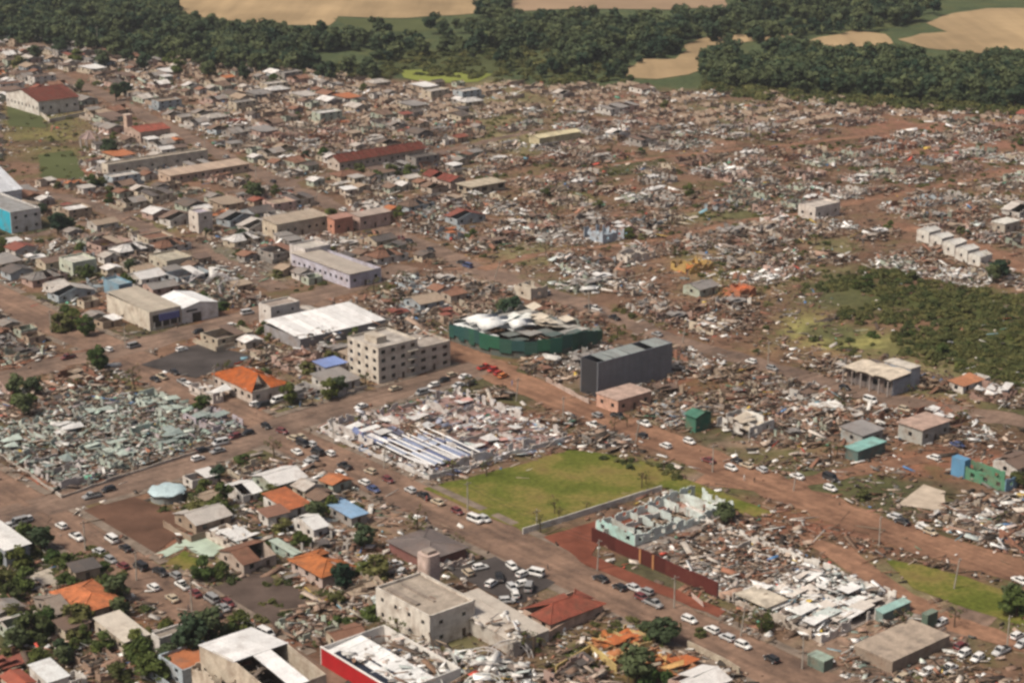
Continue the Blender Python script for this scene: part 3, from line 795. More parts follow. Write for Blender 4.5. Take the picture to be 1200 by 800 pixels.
def ruin_parts(root, L, W, H, wc, jag, rooms, floor, gone=0.06, raft=4, sheetc=None, wr=None, wl=None, t=0.24):
    for a, b, c in (((0, 0), (L, 0), wr or wc), ((L, t + .003), (L, W - t - .003), wc), ((L, W), (0, W), wc), ((0, W - t - .003), (0, t + .003), wl or wc)):
        ops = [o for o in win_rows(math.dist(a, b), 2.9, 1, 1.3, 1.2, 3.6) if random.random() < 0.8]
        wall_runs(root, 'wall', c, a, b, H, t, ops, jag, gone)
    nx, ny = rooms
    for i in range(1, nx):
        x = L * (i + random.uniform(-0.15, 0.15)) / nx
        wall_runs(root, 'partition', shade(wc, 0.75, 1.0), (x, t + .01), (x, W - t - .01), H * random.uniform(0.6, 0.95), 0.16, [(W * 0.3, W * 0.3 + 0.9, 0, 2.1)], jag, gone)
    for j in range(1, ny):
        y = W * (j + random.uniform(-0.15, 0.15)) / ny
        for i in range(nx):
            x0, x1 = L * i / nx + t + 0.35, L * (i + 1) / nx - t - 0.35
            if x1 - x0 < 1: continue
            wall_runs(root, 'partition', shade(wc, 0.75, 1.0), (x0, y), (x1, y), H * random.uniform(0.5, 0.9), 0.16, (), jag, gone)
    mb = MB(); mb.box(t, t, -0.05, L - t, W - t, 0.10, 'concrete'); mb.build('floor', root, floor)
    for _ in range(raft):
        mb = MB()
        x, y = random.uniform(0, L), random.uniform(0, W); a = random.choice((0, math.pi / 2)) + random.gauss(0, 0.25); l = random.uniform(3, min(7, max(3.2, W)))
        dx, dy = math.cos(a) * l / 2, math.sin(a) * l / 2
        mb.tube([(x - dx, y - dy, random.uniform(0.1, H)), (x + dx, y + dy, random.uniform(0.1, H * .6))], 0.09, 'timber', 4)
        mb.build('rafter', root, (0.22, 0.15, 0.10))
    if sheetc:
        for _ in range(random.randint(3, 7)):
            x, y = random.uniform(1, max(1.1, L - 2)), random.uniform(1, max(1.1, W - 2)); s1, s2 = random.uniform(2, 6.5), random.uniform(1.6, 4.2)
            z = H * random.uniform(0.25, 0.9); q = [(x, y, z), (x + s1, y, z + random.uniform(-.8, .5)), (x + s1, y + s2, z + random.uniform(-.6, .6)), (x, y + s2, z + random.uniform(-.8, .5))]
            mb = MB(); mb.slab(q, 0.05, 'sheet_metal'); mb.build('roof_sheet', root, shade(sheetc, 0.8, 1.05))
def lot_wall(name, label, pts, h, color, t=0.3, jag=0.0, cat='wall', mat='plaster'):
    """a free boundary wall along a line in the photograph; each straight run is a part"""
    W = poly_at(pts)
    root = empty(name, (W[0][0], W[0][1], 0)); tag(root, label, cat)
    for a, b in zip(W[:-1], W[1:]):
        L = math.dist(a, b); n = max(1, int(L / 6)); 
        for k in range(n):
            p = [a[i] + (b[i] - a[i]) * (k + 0.003) / n - W[0][i] for i in (0, 1)]; q = [a[i] + (b[i] - a[i]) * (k + 0.997) / n - W[0][i] for i in (0, 1)]
            mb = MB(); hh = h * random.uniform(0.94, 1.03)
            strips(mb, p, q, hh, t, (), jag, mat, 1.0)
            if mb.v: mb.build('wall_panel', root, shade(color, 0.9, 1.05))
    return root

# ------------------------------------------------------------------ the buildings one can tell apart in the photograph
CREAM, WHITE, PINK, GREY = (0.55, 0.48, 0.39), (0.68, 0.65, 0.61), (0.52, 0.36, 0.30), (0.36, 0.34, 0.32)
MINT, BLUE, ORANGE, REDT = (0.40, 0.50, 0.44), (0.16, 0.30, 0.45), (0.52, 0.155, 0.05), (0.17, 0.045, 0.032)
ROOFW, ROOFG, ROOFB, ROOFT = (0.78, 0.77, 0.75), (0.34, 0.32, 0.30), (0.20, 0.14, 0.11), (0.50, 0.44, 0.36)
# lower part of the town
bld('house', 'house with clean bright orange hipped roof beside the pale flat-roofed house', 'house', (98, 730), 717, 64, 142, CREAM, 'hip', (0.62, 0.21, 0.09), over=0.8, rise=1.6)
bld('house', 'long house with wide pale beige roof below the bright orange roof', 'house', (147, 768), 752, 112, 176, CREAM, 'shed', (0.60, 0.54, 0.46), win='L', rise=0.8, over=0.3)
bld('house', 'square white-walled house with dark flat roof and blank side wall', 'house', (188, 768), 748, 178, 222, WHITE, 'flat', (0.30, 0.26, 0.22), win='')
bld('house', 'small weathered grey house with wooden walls beside olive tree', 'house', (68, 732), 719, 41, 84, (0.34, 0.29, 0.25), 'gablex', (0.28, 0.23, 0.19), miss=0.15)
bld('house', 'house with new white sheet roof and balcony room', 'house', (58, 818), 799, 36, 82, WHITE, 'shed', (0.80, 0.81, 0.80), rise=0.7, over=0.3)
bld('house', 'low house with faded red roof beside the white sheet roof', 'house', (22, 838), 806, 4, 44, CREAM, 'gabley', (0.36, 0.10, 0.06), over=0.4)
ruin('roofless_room', 'roofless white concrete annex beside the white sheet roof', 'ruin', (84, 812), 798, 70, 103, WHITE, 0.3, (2, 1), area='mixed wreckage among the lower houses', n=30)
ruin('roofless_house', 'brown roofless house behind the dark garden trees', 'ruin', (118, 800), 790, 88, 155, (0.34, 0.24, 0.18), 0.4, (2, 2), area='mixed wreckage among the lower houses', n=80, floor=(0.24, 0.17, 0.13))
bld('warehouse', 'large cream hall with torn bright white sheet roof', 'warehouse', (322, 862), 812, 236, 384, CREAM, 'gablex', (0.82, 0.81, 0.80), miss=0.24, rise=1.6, over=0.2, win='L')
ruin('roofless_room', 'dark roofless cream room joined to the white roofed hall', 'ruin', (262, 838), 800, 226, 290, CREAM, 0.2, (2, 1), n=60, area='mixed wreckage among the lower houses')
bld('house', 'white house with grey blue wall by the parked row of cars', 'house', (8, 664), 644, -26, 36, (0.30, 0.33, 0.37), 'shed', ROOFW, rise=0.6)
ruin('wrecked_house', 'small pale wrecked house in the overgrown garden', 'ruin', (52, 698), 690, 24, 68, (0.42, 0.37, 0.30), 0.5, (2, 1), sheetc=ROOFT, area='mixed wreckage among the lower houses', n=60)
# red store with solar panels
root, L, W, H = bld('store', 'red-fronted store with white sheet roof carrying dark solar panels', 'store', (464, 832), 811, 376, 540, WHITE, 'none', wl=(0.42, 0.018, 0.022), win='', wmat='painted')
sheets(root, (0.3, W - 0.3, H - 1.2), (0.3, 0.3, H - 1.2), (L * 0.62, W - 0.3, H - 0.3), (L * 0.62, 0.3, H - 0.3), 9, (0.80, 0.80, 0.79), miss=0.12)
for k in range(9):
    mb = MB(); y0 = W - 2.5 - k * (W - 4) / 9; mb.slab([(0.9, y0 - (W - 4) / 9 + 0.08, H - 1.02), (3.3, y0 - (W - 4) / 9 + 0.08, H - 0.86), (3.3, y0, H - 0.86), (0.9, y0, H - 1.02)], 0.05, 'solar'); mb.build('solar_panel', root)
for k in range(4):
    for j in range(2):
        mb = MB(); y0 = W * 0.62 - k * 2.3; x0 = 5.2 + j * 2.3; z = H - 0.72 + j * 0.11
        mb.slab([(x0, y0 - 2.2, z), (x0 + 2.2, y0 - 2.2, z + 0.12), (x0 + 2.2, y0, z + 0.12), (x0, y0, z)], 0.05, 'solar'); mb.build('solar_panel', root)
mb = MB(); mb.box(-0.12, 0, H + 0.004, 0.3, W, H + 0.22, 'painted'); mb.build('coping', root, (0.78, 0.74, 0.70))
debris('twisted white sheets and trusses behind the red store', in_poly([(420, 752), (470, 745), (520, 765), (640, 790), (640, 830), (520, 820)], 420), P_WHITE, scale=1.1, zmax=3.0)
def arch_truss(name, label, near, n, rad, color, spread, seed):
    """collapsed steel: bent hoops with lacing"""
    st = random.Random(seed); P = at(*near); root = empty(name, (P[0], P[1], 0), THETA); tag(root, label, 'steel frame')
    for i in range(n):
        cx, cy = st.uniform(-spread, spread), st.uniform(-spread, spread); a = st.uniform(0, math.pi); r = rad * st.uniform(0.6, 1.1); lean = st.uniform(-0.7, 0.7)
        pts = []; pt2 = []
        for k in range(9):
            q = math.pi * k / 8; x = math.cos(q) * r; z = math.sin(q) * r * 0.8
            pts.append((cx + math.cos(a) * x - math.sin(a) * z * lean, cy + math.sin(a) * x + math.cos(a) * z * lean, z * math.cos(lean) + 0.1))
            x *= 0.82; z *= 0.82
            pt2.append((cx + math.cos(a) * x - math.sin(a) * z * lean, cy + math.sin(a) * x + math.cos(a) * z * lean, z * math.cos(lean) + 0.1))
        mb = MB(); mb.tube(pts, 0.13, 'painted', 4); mb.tube(pt2, 0.10, 'painted', 4)
        for k in range(8): mb.tube([pts[k], pt2[k + 1]], 0.07, 'painted', 4)
        mb.build('truss', root, shade(color, 0.6, 1.0))
arch_truss('collapsed_frame', 'tangle of bent pale roof trusses beside the red store', (535, 800), 7, 5.0, (0.66, 0.66, 0.62), 7, 3)
arch_truss('collapsed_frame', 'heap of bent white roof trusses beside the pale annex', (590, 788), 6, 5.0, (0.66, 0.62, 0.60), 6, 4)
# white two-storey block with tower, and annex
root, L, W, H = bld('office_block', 'cream two-storey block with dark square windows and flat roof', 'building', (504, 760), 722, 441, 557, (0.68, 0.63, 0.56), 'flat', (0.40, 0.34, 0.28), floors=2, ww=1.1, wh=1.0, pitch=3.6)
mb = MB(); mb.box(L * .12, W * .35, H - 0.54, L * .22, W * .9, H - 0.1, 'concrete'); mb.box(L * .45, W * .3, H - 0.54, L * .5, W * .9, H - 0.2, 'concrete'); mb.build('roof_beam', root, (0.30, 0.25, 0.21))
tp = at(503, 699); trt = empty('water_tower', (tp[0], tp[1], 0), THETA); tag(trt, 'pinkish square tower with rounded corners rising behind the cream two-storey block', 'tower')
mb = MB(); mb.prism([(3.0 * math.copysign(abs(math.cos(q)) ** 0.5, math.cos(q)) * 0.72, 3.0 * math.copysign(abs(math.sin(q)) ** 0.5, math.sin(q)) * 0.72) for q in [2 * math.pi * k / 20 for k in range(20)]], -0.1, 11.0, 'plaster'); mb.build('shaft', trt, (0.55, 0.43, 0.38))
mb = MB(); mb.box(-1.2, -1.2, 11.003, 1.4, 1.2, 11.7, 'concrete'); mb.build('cap', trt, (0.40, 0.33, 0.29))
bld('annex', 'long low annex with pale grey beige sheet roof', 'building', (602, 770), 753, 520, 643, (0.50, 0.46, 0.41), 'shed', (0.58, 0.52, 0.45), win='R', rise=1.2, over=0.2)
bld('house', 'house with broad dark grey roof and maroon wall near the avenue', 'house', (500, 670), 656, 456, 546, (0.22, 0.10, 0.09), 'hip', (0.17, 0.14, 0.13), mat='sheet_metal', over=0.6, rise=1.0, win='')
ruin('roofless_house', 'roofless pale concrete rooms between dark roof and parked cars', 'ruin', (512, 672), 662, 500, 556, (0.50, 0.42, 0.38), 0.4, (4, 1), n=60, area='mixed wreckage among the lower houses')
bld('house', 'house with torn orange tiled roof above the empty lot', 'house', (378, 690), 675, 342, 413, (0.52, 0.42, 0.38), 'hip', (0.50, 0.17, 0.06), miss=0.18, over=0.7, rise=1.5)
bld('house', 'small white gabled house with torn roof', 'house', (368, 634), 620, 344, 384, WHITE, 'gablex', ROOFW, miss=0.2)
bld('house', 'house with light blue sheet roof near the avenue', 'house', (412, 618), 606, 386, 430, GREY, 'shed', (0.25, 0.40, 0.58), miss=0.15, rise=0.5)
bld('house', 'house with damaged dull red tiled roof and long salmon garden wall', 'house', (645, 744), 730, 613, 706, (0.58, 0.42, 0.33), 'hip', (0.30, 0.085, 0.055), miss=0.12, over=0.6, rise=1.7, win='L')
ruin('wrecked_house', 'orange tiled house collapsed above its yellow wall', 'ruin', (722, 776), 766, 688, 768, (0.56, 0.42, 0.20), 0.5, (3, 2), sheetc=ORANGE, pal=P_ORANGE, n=260, area='orange roof tiles and beams by the yellow wall')
ruin('wrecked_house', 'flattened house under orange tiles beside dark shrub', 'ruin', (785, 798), 790, 742, 815, (0.48, 0.25, 0.14), 0.7, (2, 2), sheetc=ORANGE, pal=P_ORANGE, n=320, area='orange roof tiles and beams by the yellow wall')
lot_wall('garden_wall', 'yellow garden wall beside the collapsed orange roofs', [(652, 790), (692, 766), (702, 772), (722, 790)], 2.0, (0.55, 0.42, 0.17))
lot_wall('garden_wall', 'pale garden wall with green gate post beside the avenue', [(805, 758), (850, 780), (866, 790)], 1.6, (0.48, 0.42, 0.33))
lot_wall('garden_wall', 'salmon boundary wall below the dull red roof', [(640, 752), (705, 715)], 2.2, (0.56, 0.40, 0.31))
# round pale blue pavilion
c = at(196, 584); root = empty('pavilion', (c[0], c[1], 0)); tag(root, 'round pavilion with dented pale blue roof beside the bare lot', 'pavilion')
rings = [[(r * math.cos(2 * math.pi * k / 24), r * math.sin(2 * math.pi * k / 24) , z + 0.32 * math.sin(k * 1.7 + r * 2)) for k in range(24)] for r, z in ((5.0, 2.3), (4.6, 2.6), (3.3, 2.9), (1.6, 3.1), (0.2, 3.0))]
mb = MB(); mb.loft(rings, 'painted'); mb.build('roof', root, (0.42, 0.53, 0.56), True)
mb = MB(); mb.loft([[(4.3 * math.cos(2 * math.pi * k / 24), 4.3 * math.sin(2 * math.pi * k / 24), z) for k in range(24)] for z in (-0.1, 2.2)], 'plaster'); mb.build('wall', root, (0.28, 0.30, 0.29))
claim((c[0] - 5, c[1] - 5), 9, 9, 2)
bld('house', 'house with square rust orange roof and white edges', 'house', (338, 608), 597, 309, 364, WHITE, 'shed', (0.50, 0.16, 0.07), mat='roof_tile', over=0.4, rise=0.9)
bld('house', 'small house with curved white torn roof near the pavilion', 'house', (285, 592), 581, 262, 306, WHITE, 'gablex', ROOFW, miss=0.25)
ruin('roofless_house', 'white roofless house beside mint paving', 'ruin', (272, 648), 638, 240, 298, (0.64, 0.57, 0.50), 0.4, (3, 2), sheetc=ROOFW, pal=P_WHITE, n=110, area='mixed wreckage among the lower houses')
bld('house', 'house with patched brown roof beside the empty lot', 'house', (286, 674), 661, 258, 324, (0.48, 0.40, 0.34), 'gablex', (0.24, 0.12, 0.08), miss=0.1, mat='roof_tile')
bld('shed', 'small shed with pale green sheet roof', 'shed', (345, 660), 652, 318, 352, MINT, 'shed', (0.48, 0.56, 0.48), miss=0.15, rise=0.3)
# market ruin
root, L, W, H = ruin('market_ruin', 'vast roofless market hall filled with white rubble behind a long maroon wall', 'ruin', (962, 754), 740, 694, 1062, WHITE, 0.45, (1, 1), n=10, area='white and grey rubble inside the market ruin', raft=0, gone=0.10, floor=(0.30, 0.25, 0.22), wl=(0.50, 0.44, 0.38))
nw = int(W * 0.42 / 6)
for k in range(nw):
    y1 = W - k * W * 0.58 / nw - 0.1; y0 = y1 - W * 0.58 / nw + 0.02
    mb = MB(); mb.seg(-0.35, y1, -0.35, y0, 0.3, -0.1, 3.9 * (1 - 0.08 * random.random()), 'painted')
    mb.build('maroon_panel', root, shade((0.088, 0.022, 0.018), .8, 1.15))
for k in (0.70, 0.76):
    mb = MB(); mb.box(-0.55, W * k, -0.1, -0.4, W * k + 0.6, 3.7, 'painted'); mb.build('pilaster', root, (0.42, 0.20, 0.09))
for x0, y0, x1, y1, h in ((0.3, W * .36, L * .55, W * .36, 2.6), (L * .5, W * .05, L * .5, W * .34, 2.2), (0.3, W * .62, L * .95, W * .62, 2.0)):
    wall_runs(root, 'partition', (0.55, 0.5, 0.45), (x0, y0), (x1, y1), h, 0.25, (), 0.6, 0.1)
mb = MB(); mb.box(0.5, W * .22, 2.3, L * .26, W * .355, 2.6, 'concrete'); mb.build('floor_slab', root, (0.60, 0.53, 0.43))
for k in range(46):
    mb = MB(); x, y = random.uniform(1, L - 6), random.uniform(1, W * .34); s1, s2 = random.uniform(2.5, 6.5), random.uniform(1.5, 4); z = random.uniform(.8, 2.2)
    mb.slab([(x, y, z), (x + s1, y, z + random.uniform(-.4, .9)), (x + s1, y + s2, z + random.uniform(-.4, .6)), (x, y + s2, z)], 0.06, 'sheet_metal'); mb.build('roof_sheet', root, random.choice([(0.80, 0.79, 0.77), (0.74, 0.73, 0.70), (0.58, 0.64, 0.61), (0.66, 0.60, 0.54)]))
A_ = 'white and grey rubble inside the market ruin'
debris(A_, clumped(in_poly([(860, 705), (940, 665), (1045, 690), (962, 748)], 1500), 0.4, 2), P_WHITE, (0.40, 0.15, 0.45), 1.0, 1.6)
debris(A_, clumped(in_poly([(755, 650), (860, 605), (945, 655), (860, 705)], 1300), 0.4, 2), P_MIX + P_RED, (0.25, 0.35, 0.40), 0.9, 1.2)
debris(A_, in_poly([(850, 705), (800, 668), (815, 662), (880, 692)], 260), P_WHITE, (0.5, 0.1, 0.4), 0.8, 1.2)
ruin('roofless_wing', 'long roofless mint and white wing beside the red soil strip', 'ruin', (744, 641), 626, 698, 860, (0.64, 0.72, 0.69), 0.35, (6, 1), n=90, pal=P_WHITE, area=A_, floor=(0.40, 0.24, 0.19), wl=(0.42, 0.62, 0.58), gone=0.02)
o = MB(); pq = at(825, 712); o.slab([(0, 0, 0.1), (1.6, 5.2, 0.1), (1.2, 5.4, 1.7), (-0.4, 0.2, 1.7)], 0.08, 'painted'); o = o.build('fallen_panel', None, (0.72, 0.60, 0.54)); o.location = (pq[0], pq[1], 0); o.rotation_euler = (0, 0, THETA); tag(o, 'fallen pale pink panel leaning at the foot of the maroon wall', 'panel')
bld('kiosk', 'small kiosk with flat dull green roof at the avenue corner', 'kiosk', (965, 788), 778, 946, 976, (0.14, 0.19, 0.16), 'deck', (0.33, 0.42, 0.35), win='', over=0.1)
bld('kiosk', 'dark green upright kiosk beside the concrete platform', 'kiosk', (1086, 740), 722, 1079, 1098, (0.11, 0.17, 0.13), 'deck', (0.20, 0.26, 0.21), win='', over=0.05)
bld('shed', 'low shed with teal sheet roof next to the market ruin', 'shed', (1034, 730), 721, 1026, 1066, (0.20, 0.27, 0.25), 'shed', (0.32, 0.50, 0.46), win='', over=0.2, rise=0.3, miss=0.1)
bld('platform', 'bare concrete platform with dark stair opening', 'platform', (1045, 790), 776, 1000, 1112, (0.30, 0.24, 0.19), 'deck', (0.42, 0.34, 0.27), win='', over=0.1, hmin=1.6)
debris('grey green rubble around the concrete platform', clumped(in_poly([(975, 775), (1030, 735), (1120, 735), (1150, 750), (1060, 800), (985, 800)], 520)), P_MINT + P_MIX, zmax=0.5)
# blue and white ruin block and its boundary
lot_wall('boundary_wall', 'broken white boundary wall around the blue sheet wreckage', [(376, 507), (430, 532), (503, 563), (560, 548), (600, 535), (668, 517)], 1.7, (0.62, 0.60, 0.58), jag=0.45)
root, L, W, H = ruin('wrecked_store', 'wrecked store with fallen blue roof sheets and pink floor', 'ruin', (507, 558), 546, 384, 662, (0.60, 0.57, 0.55), 0.6, (3, 3), n=900, pal=P_BLUE + P_WHITE, area='blue and white wreckage of the store', floor=(0.34, 0.22, 0.20), raft=14, gone=0.18, sheetc=ROOFW)
for k in range(9):
    x = 1.2 + k * 2.25
    for y0, y1 in ((0.07, 0.30), (0.305, 0.52), (0.525, 0.74)):
        if k > 5 and y0 > 0.5: continue
        y, y2 = W * y0, W * (y1 + random.uniform(-.02, .0)); z = random.uniform(0.9, 1.7); w_ = random.choice((2.1, 1.2))
        mb = MB(); mb.slab([(x, y, z), (x + w_, y, z + random.uniform(-.4, .4)), (x + w_ + random.uniform(-.4, .4), y2, z + random.uniform(-.4, .5)), (x + random.uniform(-.4, .4), y2, z + random.uniform(-.3, .3))], 0.06, 'sheet_metal')
        mb.build('roof_sheet', root, random.choice([(0.13, 0.16, 0.28), (0.22, 0.26, 0.38), (0.09, 0.10, 0.15), (0.74, 0.73, 0.73), (0.32, 0.36, 0.46)]))
    mb = MB(); mb.tube([(x - 0.4, W * .06, 1.5), (x - 0.4 + random.uniform(-.8, .8), W * .55, 1.9)], 0.22, 'painted', 4); mb.build('beam', root, (0.72, 0.71, 0.70))
for k in range(10):
    x, y = random.uniform(L * .3, L * .95), random.uniform(W * .1, W * .9); s1, s2 = random.uniform(3, 6), random.uniform(2, 4); z = random.uniform(0.8, 2.2)
    mb = MB(); mb.slab([(x, y, z), (x + s1, y, z + random.uniform(-.6, .8)), (x + s1, y + s2, z + random.uniform(-.6, .6)), (x, y + s2, z)], 0.06, 'sheet_metal'); mb.build('roof_sheet', root, random.choice([(0.72, 0.70, 0.68), (0.60, 0.34, 0.30), (0.5, 0.5, 0.5), (0.66, 0.62, 0.58)]))
lot_wall('boundary_wall', 'long white boundary wall along the grass field', [(613, 626), (660, 612), (710, 596), (776, 575)], 1.6, (0.60, 0.58, 0.54))
# mint rubble block
lot_wall('boundary_wall', 'low pale wall around the mint rubble block', [(-10, 528), (30, 554), (72, 584), (150, 557), (225, 533), (298, 506)], 1.0, (0.42, 0.38, 0.34), jag=0.4)
A_ = 'mint green and grey rubble filling a whole block'
debris(A_, clumped(in_poly([(-20, 515), (60, 480), (150, 462), (235, 470), (290, 505), (75, 578)], 5200), 0.6, 2.6), P_MINT, (0.36, 0.30, 0.34), 0.85, 1.2)
for i, (nx_, ny_, xl, xr) in enumerate(((72, 574, 28, 112), (130, 553, 92, 168), (190, 532, 152, 226), (250, 511, 214, 286), (60, 524, 22, 98), (125, 508, 84, 160), (190, 492, 150, 222), (15, 540, -22, 36))):
    ruin('rubble_house', ['grey roofless house at the walled street corner of the mint rubble block', 'mint roofless house along the low wall of the mint rubble block', 'mint house shell with sheets in the middle of the rubble block', 'lilac grey house shell at the avenue end of the rubble block', 'pale green house shell inside the mint rubble block', 'grey green broken rooms inside the mint rubble block', 'pale mint walls at the back of the rubble block', 'greenish wall remains by the side street of the rubble block'][i],
         'ruin', (nx_, ny_), ny_ - 11, xl, xr, [(0.5, 0.47, 0.46), (0.42, 0.50, 0.45), (0.36, 0.46, 0.41), (0.42, 0.38, 0.42), (0.44, 0.50, 0.45), (0.38, 0.42, 0.39), (0.46, 0.52, 0.47), (0.40, 0.44, 0.40)][i], 0.65, (3, 2), raft=6, sheetc=random.choice([(0.48, 0.56, 0.50), ROOFW, (0.3, 0.36, 0.34)]), gone=0.15, floor=(0.26, 0.25, 0.23), group='wrecked houses of the mint rubble block')
# orange hole roof building, blue-sign store, apartment block and neighbours
bld('house', 'white house with torn bright orange roof behind the avenue junction', 'house', (296, 474), 459, 250, 338, (0.58, 0.50, 0.44), 'hip', (0.50, 0.13, 0.035), miss=0.25, over=0.3, rise=2.6, ww=1.5, pitch=3.0)
ruin('roofless_house', 'roofless white rooms joined to the torn orange roof', 'ruin', (250, 474), 461, 222, 262, (0.64, 0.58, 0.53), 0.4, (2, 2), n=60, area='mixed wreckage among the lower houses', sheetc=ROOFW)
ruin('roofless_house', 'grey wrecked outbuilding beside the torn orange roof', 'ruin', (345, 470), 460, 330, 372, (0.34, 0.33, 0.33), 0.5, (2, 2), n=110, area='mixed wreckage among the lower houses', sheetc=ROOFG)
root, L, W, H = bld('store', 'cream store with blue sign above black shop windows', 'store', (176, 388), 366, 126, 213, (0.62, 0.56, 0.47), 'shed', (0.48, 0.42, 0.34), win='', rise=0.8, over=0.0)
mb = MB(); mb.box(1.2, -0.22, 1.0, L - 0.6, -0.02, H * 0.78, 'glass'); mb.build('shop_window', root)
mb = MB(); mb.box(L * .3, -0.5, H * .45, L * .92, -0.25, H * .8, 'painted'); mb.build('sign', root, (0.12, 0.13, 0.32))
for k in range(4):
    mb = MB(); mb.box(1.4 + k * (L - 2.6) / 3.2, -0.42, -0.05, 1.75 + k * (L - 2.6) / 3.2, -0.24, H * .42, 'plaster'); mb.build('pillar', root, WHITE)
root, L, W, H = bld('hall', 'bright white gabled hall beside the blue sign store', 'hall', (214, 380), 362, 184, 256, (0.70, 0.69, 0.68), 'gabley', (0.86, 0.86, 0.86), win='', rise=1.4, over=0.2)
mb = MB(); mb.box(L * .28, -0.1, 0, L * .52, -0.01, 3.2, 'glass'); mb.build('gate', root)
mb = MB(); mb.box(L * .12, -0.12, 3.9, L * .42, -0.03, 4.5, 'glass'); mb.build('window', root)
bld('house', 'blue painted house shell behind the cream store', 'house', (140, 350), 334, 122, 156, (0.20, 0.33, 0.42), 'flat', (0.30, 0.38, 0.42), win='R')
bld('building', 'turquoise walled building with white roof terrace', 'building', (14, 274), 249, -40, 49, (0.66, 0.65, 0.63), 'flat', (0.30, 0.30, 0.30), floors=2, wl=(0.03, 0.40, 0.54), win='R')
bld('building', 'pale blue grey gabled block behind the turquoise building', 'building', (-2, 250), 226, -50, 27, (0.60, 0.62, 0.66), 'gablex', (0.62, 0.64, 0.68), win='')
bld('house', 'pale green flat-roofed house with white terrace', 'house', (86, 324), 308, 70, 114, (0.52, 0.56, 0.47), 'flat', (0.58, 0.56, 0.50), floors=1)
bld('house', 'tan house with step roof behind the blue ruin', 'house', (196, 320), 306, 175, 226, (0.52, 0.47, 0.38), 'flat', (0.44, 0.40, 0.32))
arch_truss('collapsed_frame', 'tangle of bent pale trusses beside the bright white hall', (262, 335), 9, 5.5, (0.62, 0.58, 0.58), 11, 8)
debris('pale steel and sheet tangle beside the white hall', in_poly([(225, 310), (290, 300), (320, 325), (270, 350), (225, 345)], 320), P_WHITE + P_MIX, zmax=1.5)
bld('house', 'tall narrow white house with lilac roof panel', 'house', (233, 274), 250, 222, 250, (0.66, 0.60, 0.54), 'flat', (0.42, 0.38, 0.44), floors=2)
bld('school', 'long cream school wing with a row of dark windows', 'school', (325, 281), 263, 308, 384, (0.58, 0.50, 0.39), 'shed', (0.44, 0.36, 0.28), pitch=3.0, rise=0.8)
bld('school', 'salmon pink block next to the cream school wing', 'school', (392, 275), 257, 384, 414, (0.56, 0.27, 0.19), 'shed', (0.40, 0.22, 0.17), rise=0.5)
bld('school', 'low pale pink block at the end of the school wing', 'school', (422, 270), 254, 412, 458, (0.58, 0.42, 0.36), 'shed', (0.42, 0.34, 0.29), rise=0.5)
bld('store', 'lilac white store with long windowed side wall', 'store', (410, 338), 321, 342, 447, (0.52, 0.50, 0.58), 'shed', (0.48, 0.42, 0.36), floors=1, pitch=3.2, rise=0.6, miss=0.1)
bld('store', 'white corner store with dark open shopfront and pale roof', 'store', (358, 314), 292, 340, 388, (0.64, 0.60, 0.58), 'flat', (0.52, 0.48, 0.43), win='R', ww=3.0, wh=2.2, pitch=4.2)
bld('warehouse', 'big grey-sided warehouse with bright white sheet roof', 'warehouse', (352, 410), 397, 310, 452, (0.30, 0.29, 0.30), 'shed', (0.84, 0.83, 0.82), win='', rise=1.5, over=0.1)
bld('office_block', 'white block with small windows behind the bright white warehouse roof', 'building', (318, 384), 360, 304, 352, (0.66, 0.62, 0.58), 'flat', (0.36, 0.30, 0.26), floors=2, ww=1.0, wh=0.8)
Pa, La, Wa = footprint((444, 450), 408, 490)
Pb = (Pa[0] + UB[0] * (La + .02), Pa[1] + UB[1] * (La + .02)); nb = px(*Pb); xb = px(Pb[0] + UA[0] * Wa * .9, Pb[1] + UA[1] * Wa * .9)[0]
bld('apartment_block', 'lower torn end of the cream apartment block with open floors', 'building', nb, nb[1] - 30, xb, 528, (0.56, 0.50, 0.43), 'flat', (0.40, 0.35, 0.31), floors=3, ww=1.9, wh=1.7, pitch=2.9)
root, L, W, H = bld('apartment_block', 'four-storey cream apartment block with rows of broken black windows', 'building', (444, 450), 408, 408, 490, (0.62, 0.565, 0.49), 'flat', (0.46, 0.42, 0.38), floors=4, ww=1.6, wh=1.5, pitch=2.9)
for f in range(4):
    mb = MB(); mb.box(L * .72, -1.2, 0.1 + f * H / 4.2, L * .98, -0.02, 0.25 + f * H / 4.2, 'concrete'); mb.build('balcony', root, (0.46, 0.41, 0.35))
mb = MB(); mb.box(L * .2, W * .3, H - .55, L * .45, W * .7, H + 1.6, 'plaster'); mb.build('stair_house', root, (0.50, 0.45, 0.38))
debris('mixed wreckage among the lower houses', clumped(in_poly([(235, 545), (330, 515), (470, 580), (420, 650), (330, 640), (250, 600)], 420)), P_WHITE + P_MIX, zmax=0.5)
debris('mixed wreckage among the lower houses', clumped(in_poly([(330, 640), (440, 640), (480, 690), (400, 750), (330, 740)], 380)), P_WHITE + P_MIX, zmax=0.5)
debris('mixed wreckage among the lower houses', clumped(in_poly([(0, 430), (140, 425), (230, 460), (60, 475), (0, 500)], 420)), P_MIX, zmax=0.5)
debris('broken roof and brick on and behind the apartment block', in_poly([(500, 428), (525, 420), (500, 408), (470, 415)], 70), P_MIX + P_RED, base=7.2)
debris('broken roof and brick on and behind the apartment block', in_poly([(450, 405), (530, 380), (545, 410), (520, 430), (470, 400)], 220), P_MIX + P_RED)
bld('shop', 'small shop with bright blue sheet roof beside the apartment block', 'shop', (382, 442), 430, 368, 406, (0.30, 0.30, 0.33), 'shed', (0.22, 0.30, 0.58), rise=0.3)
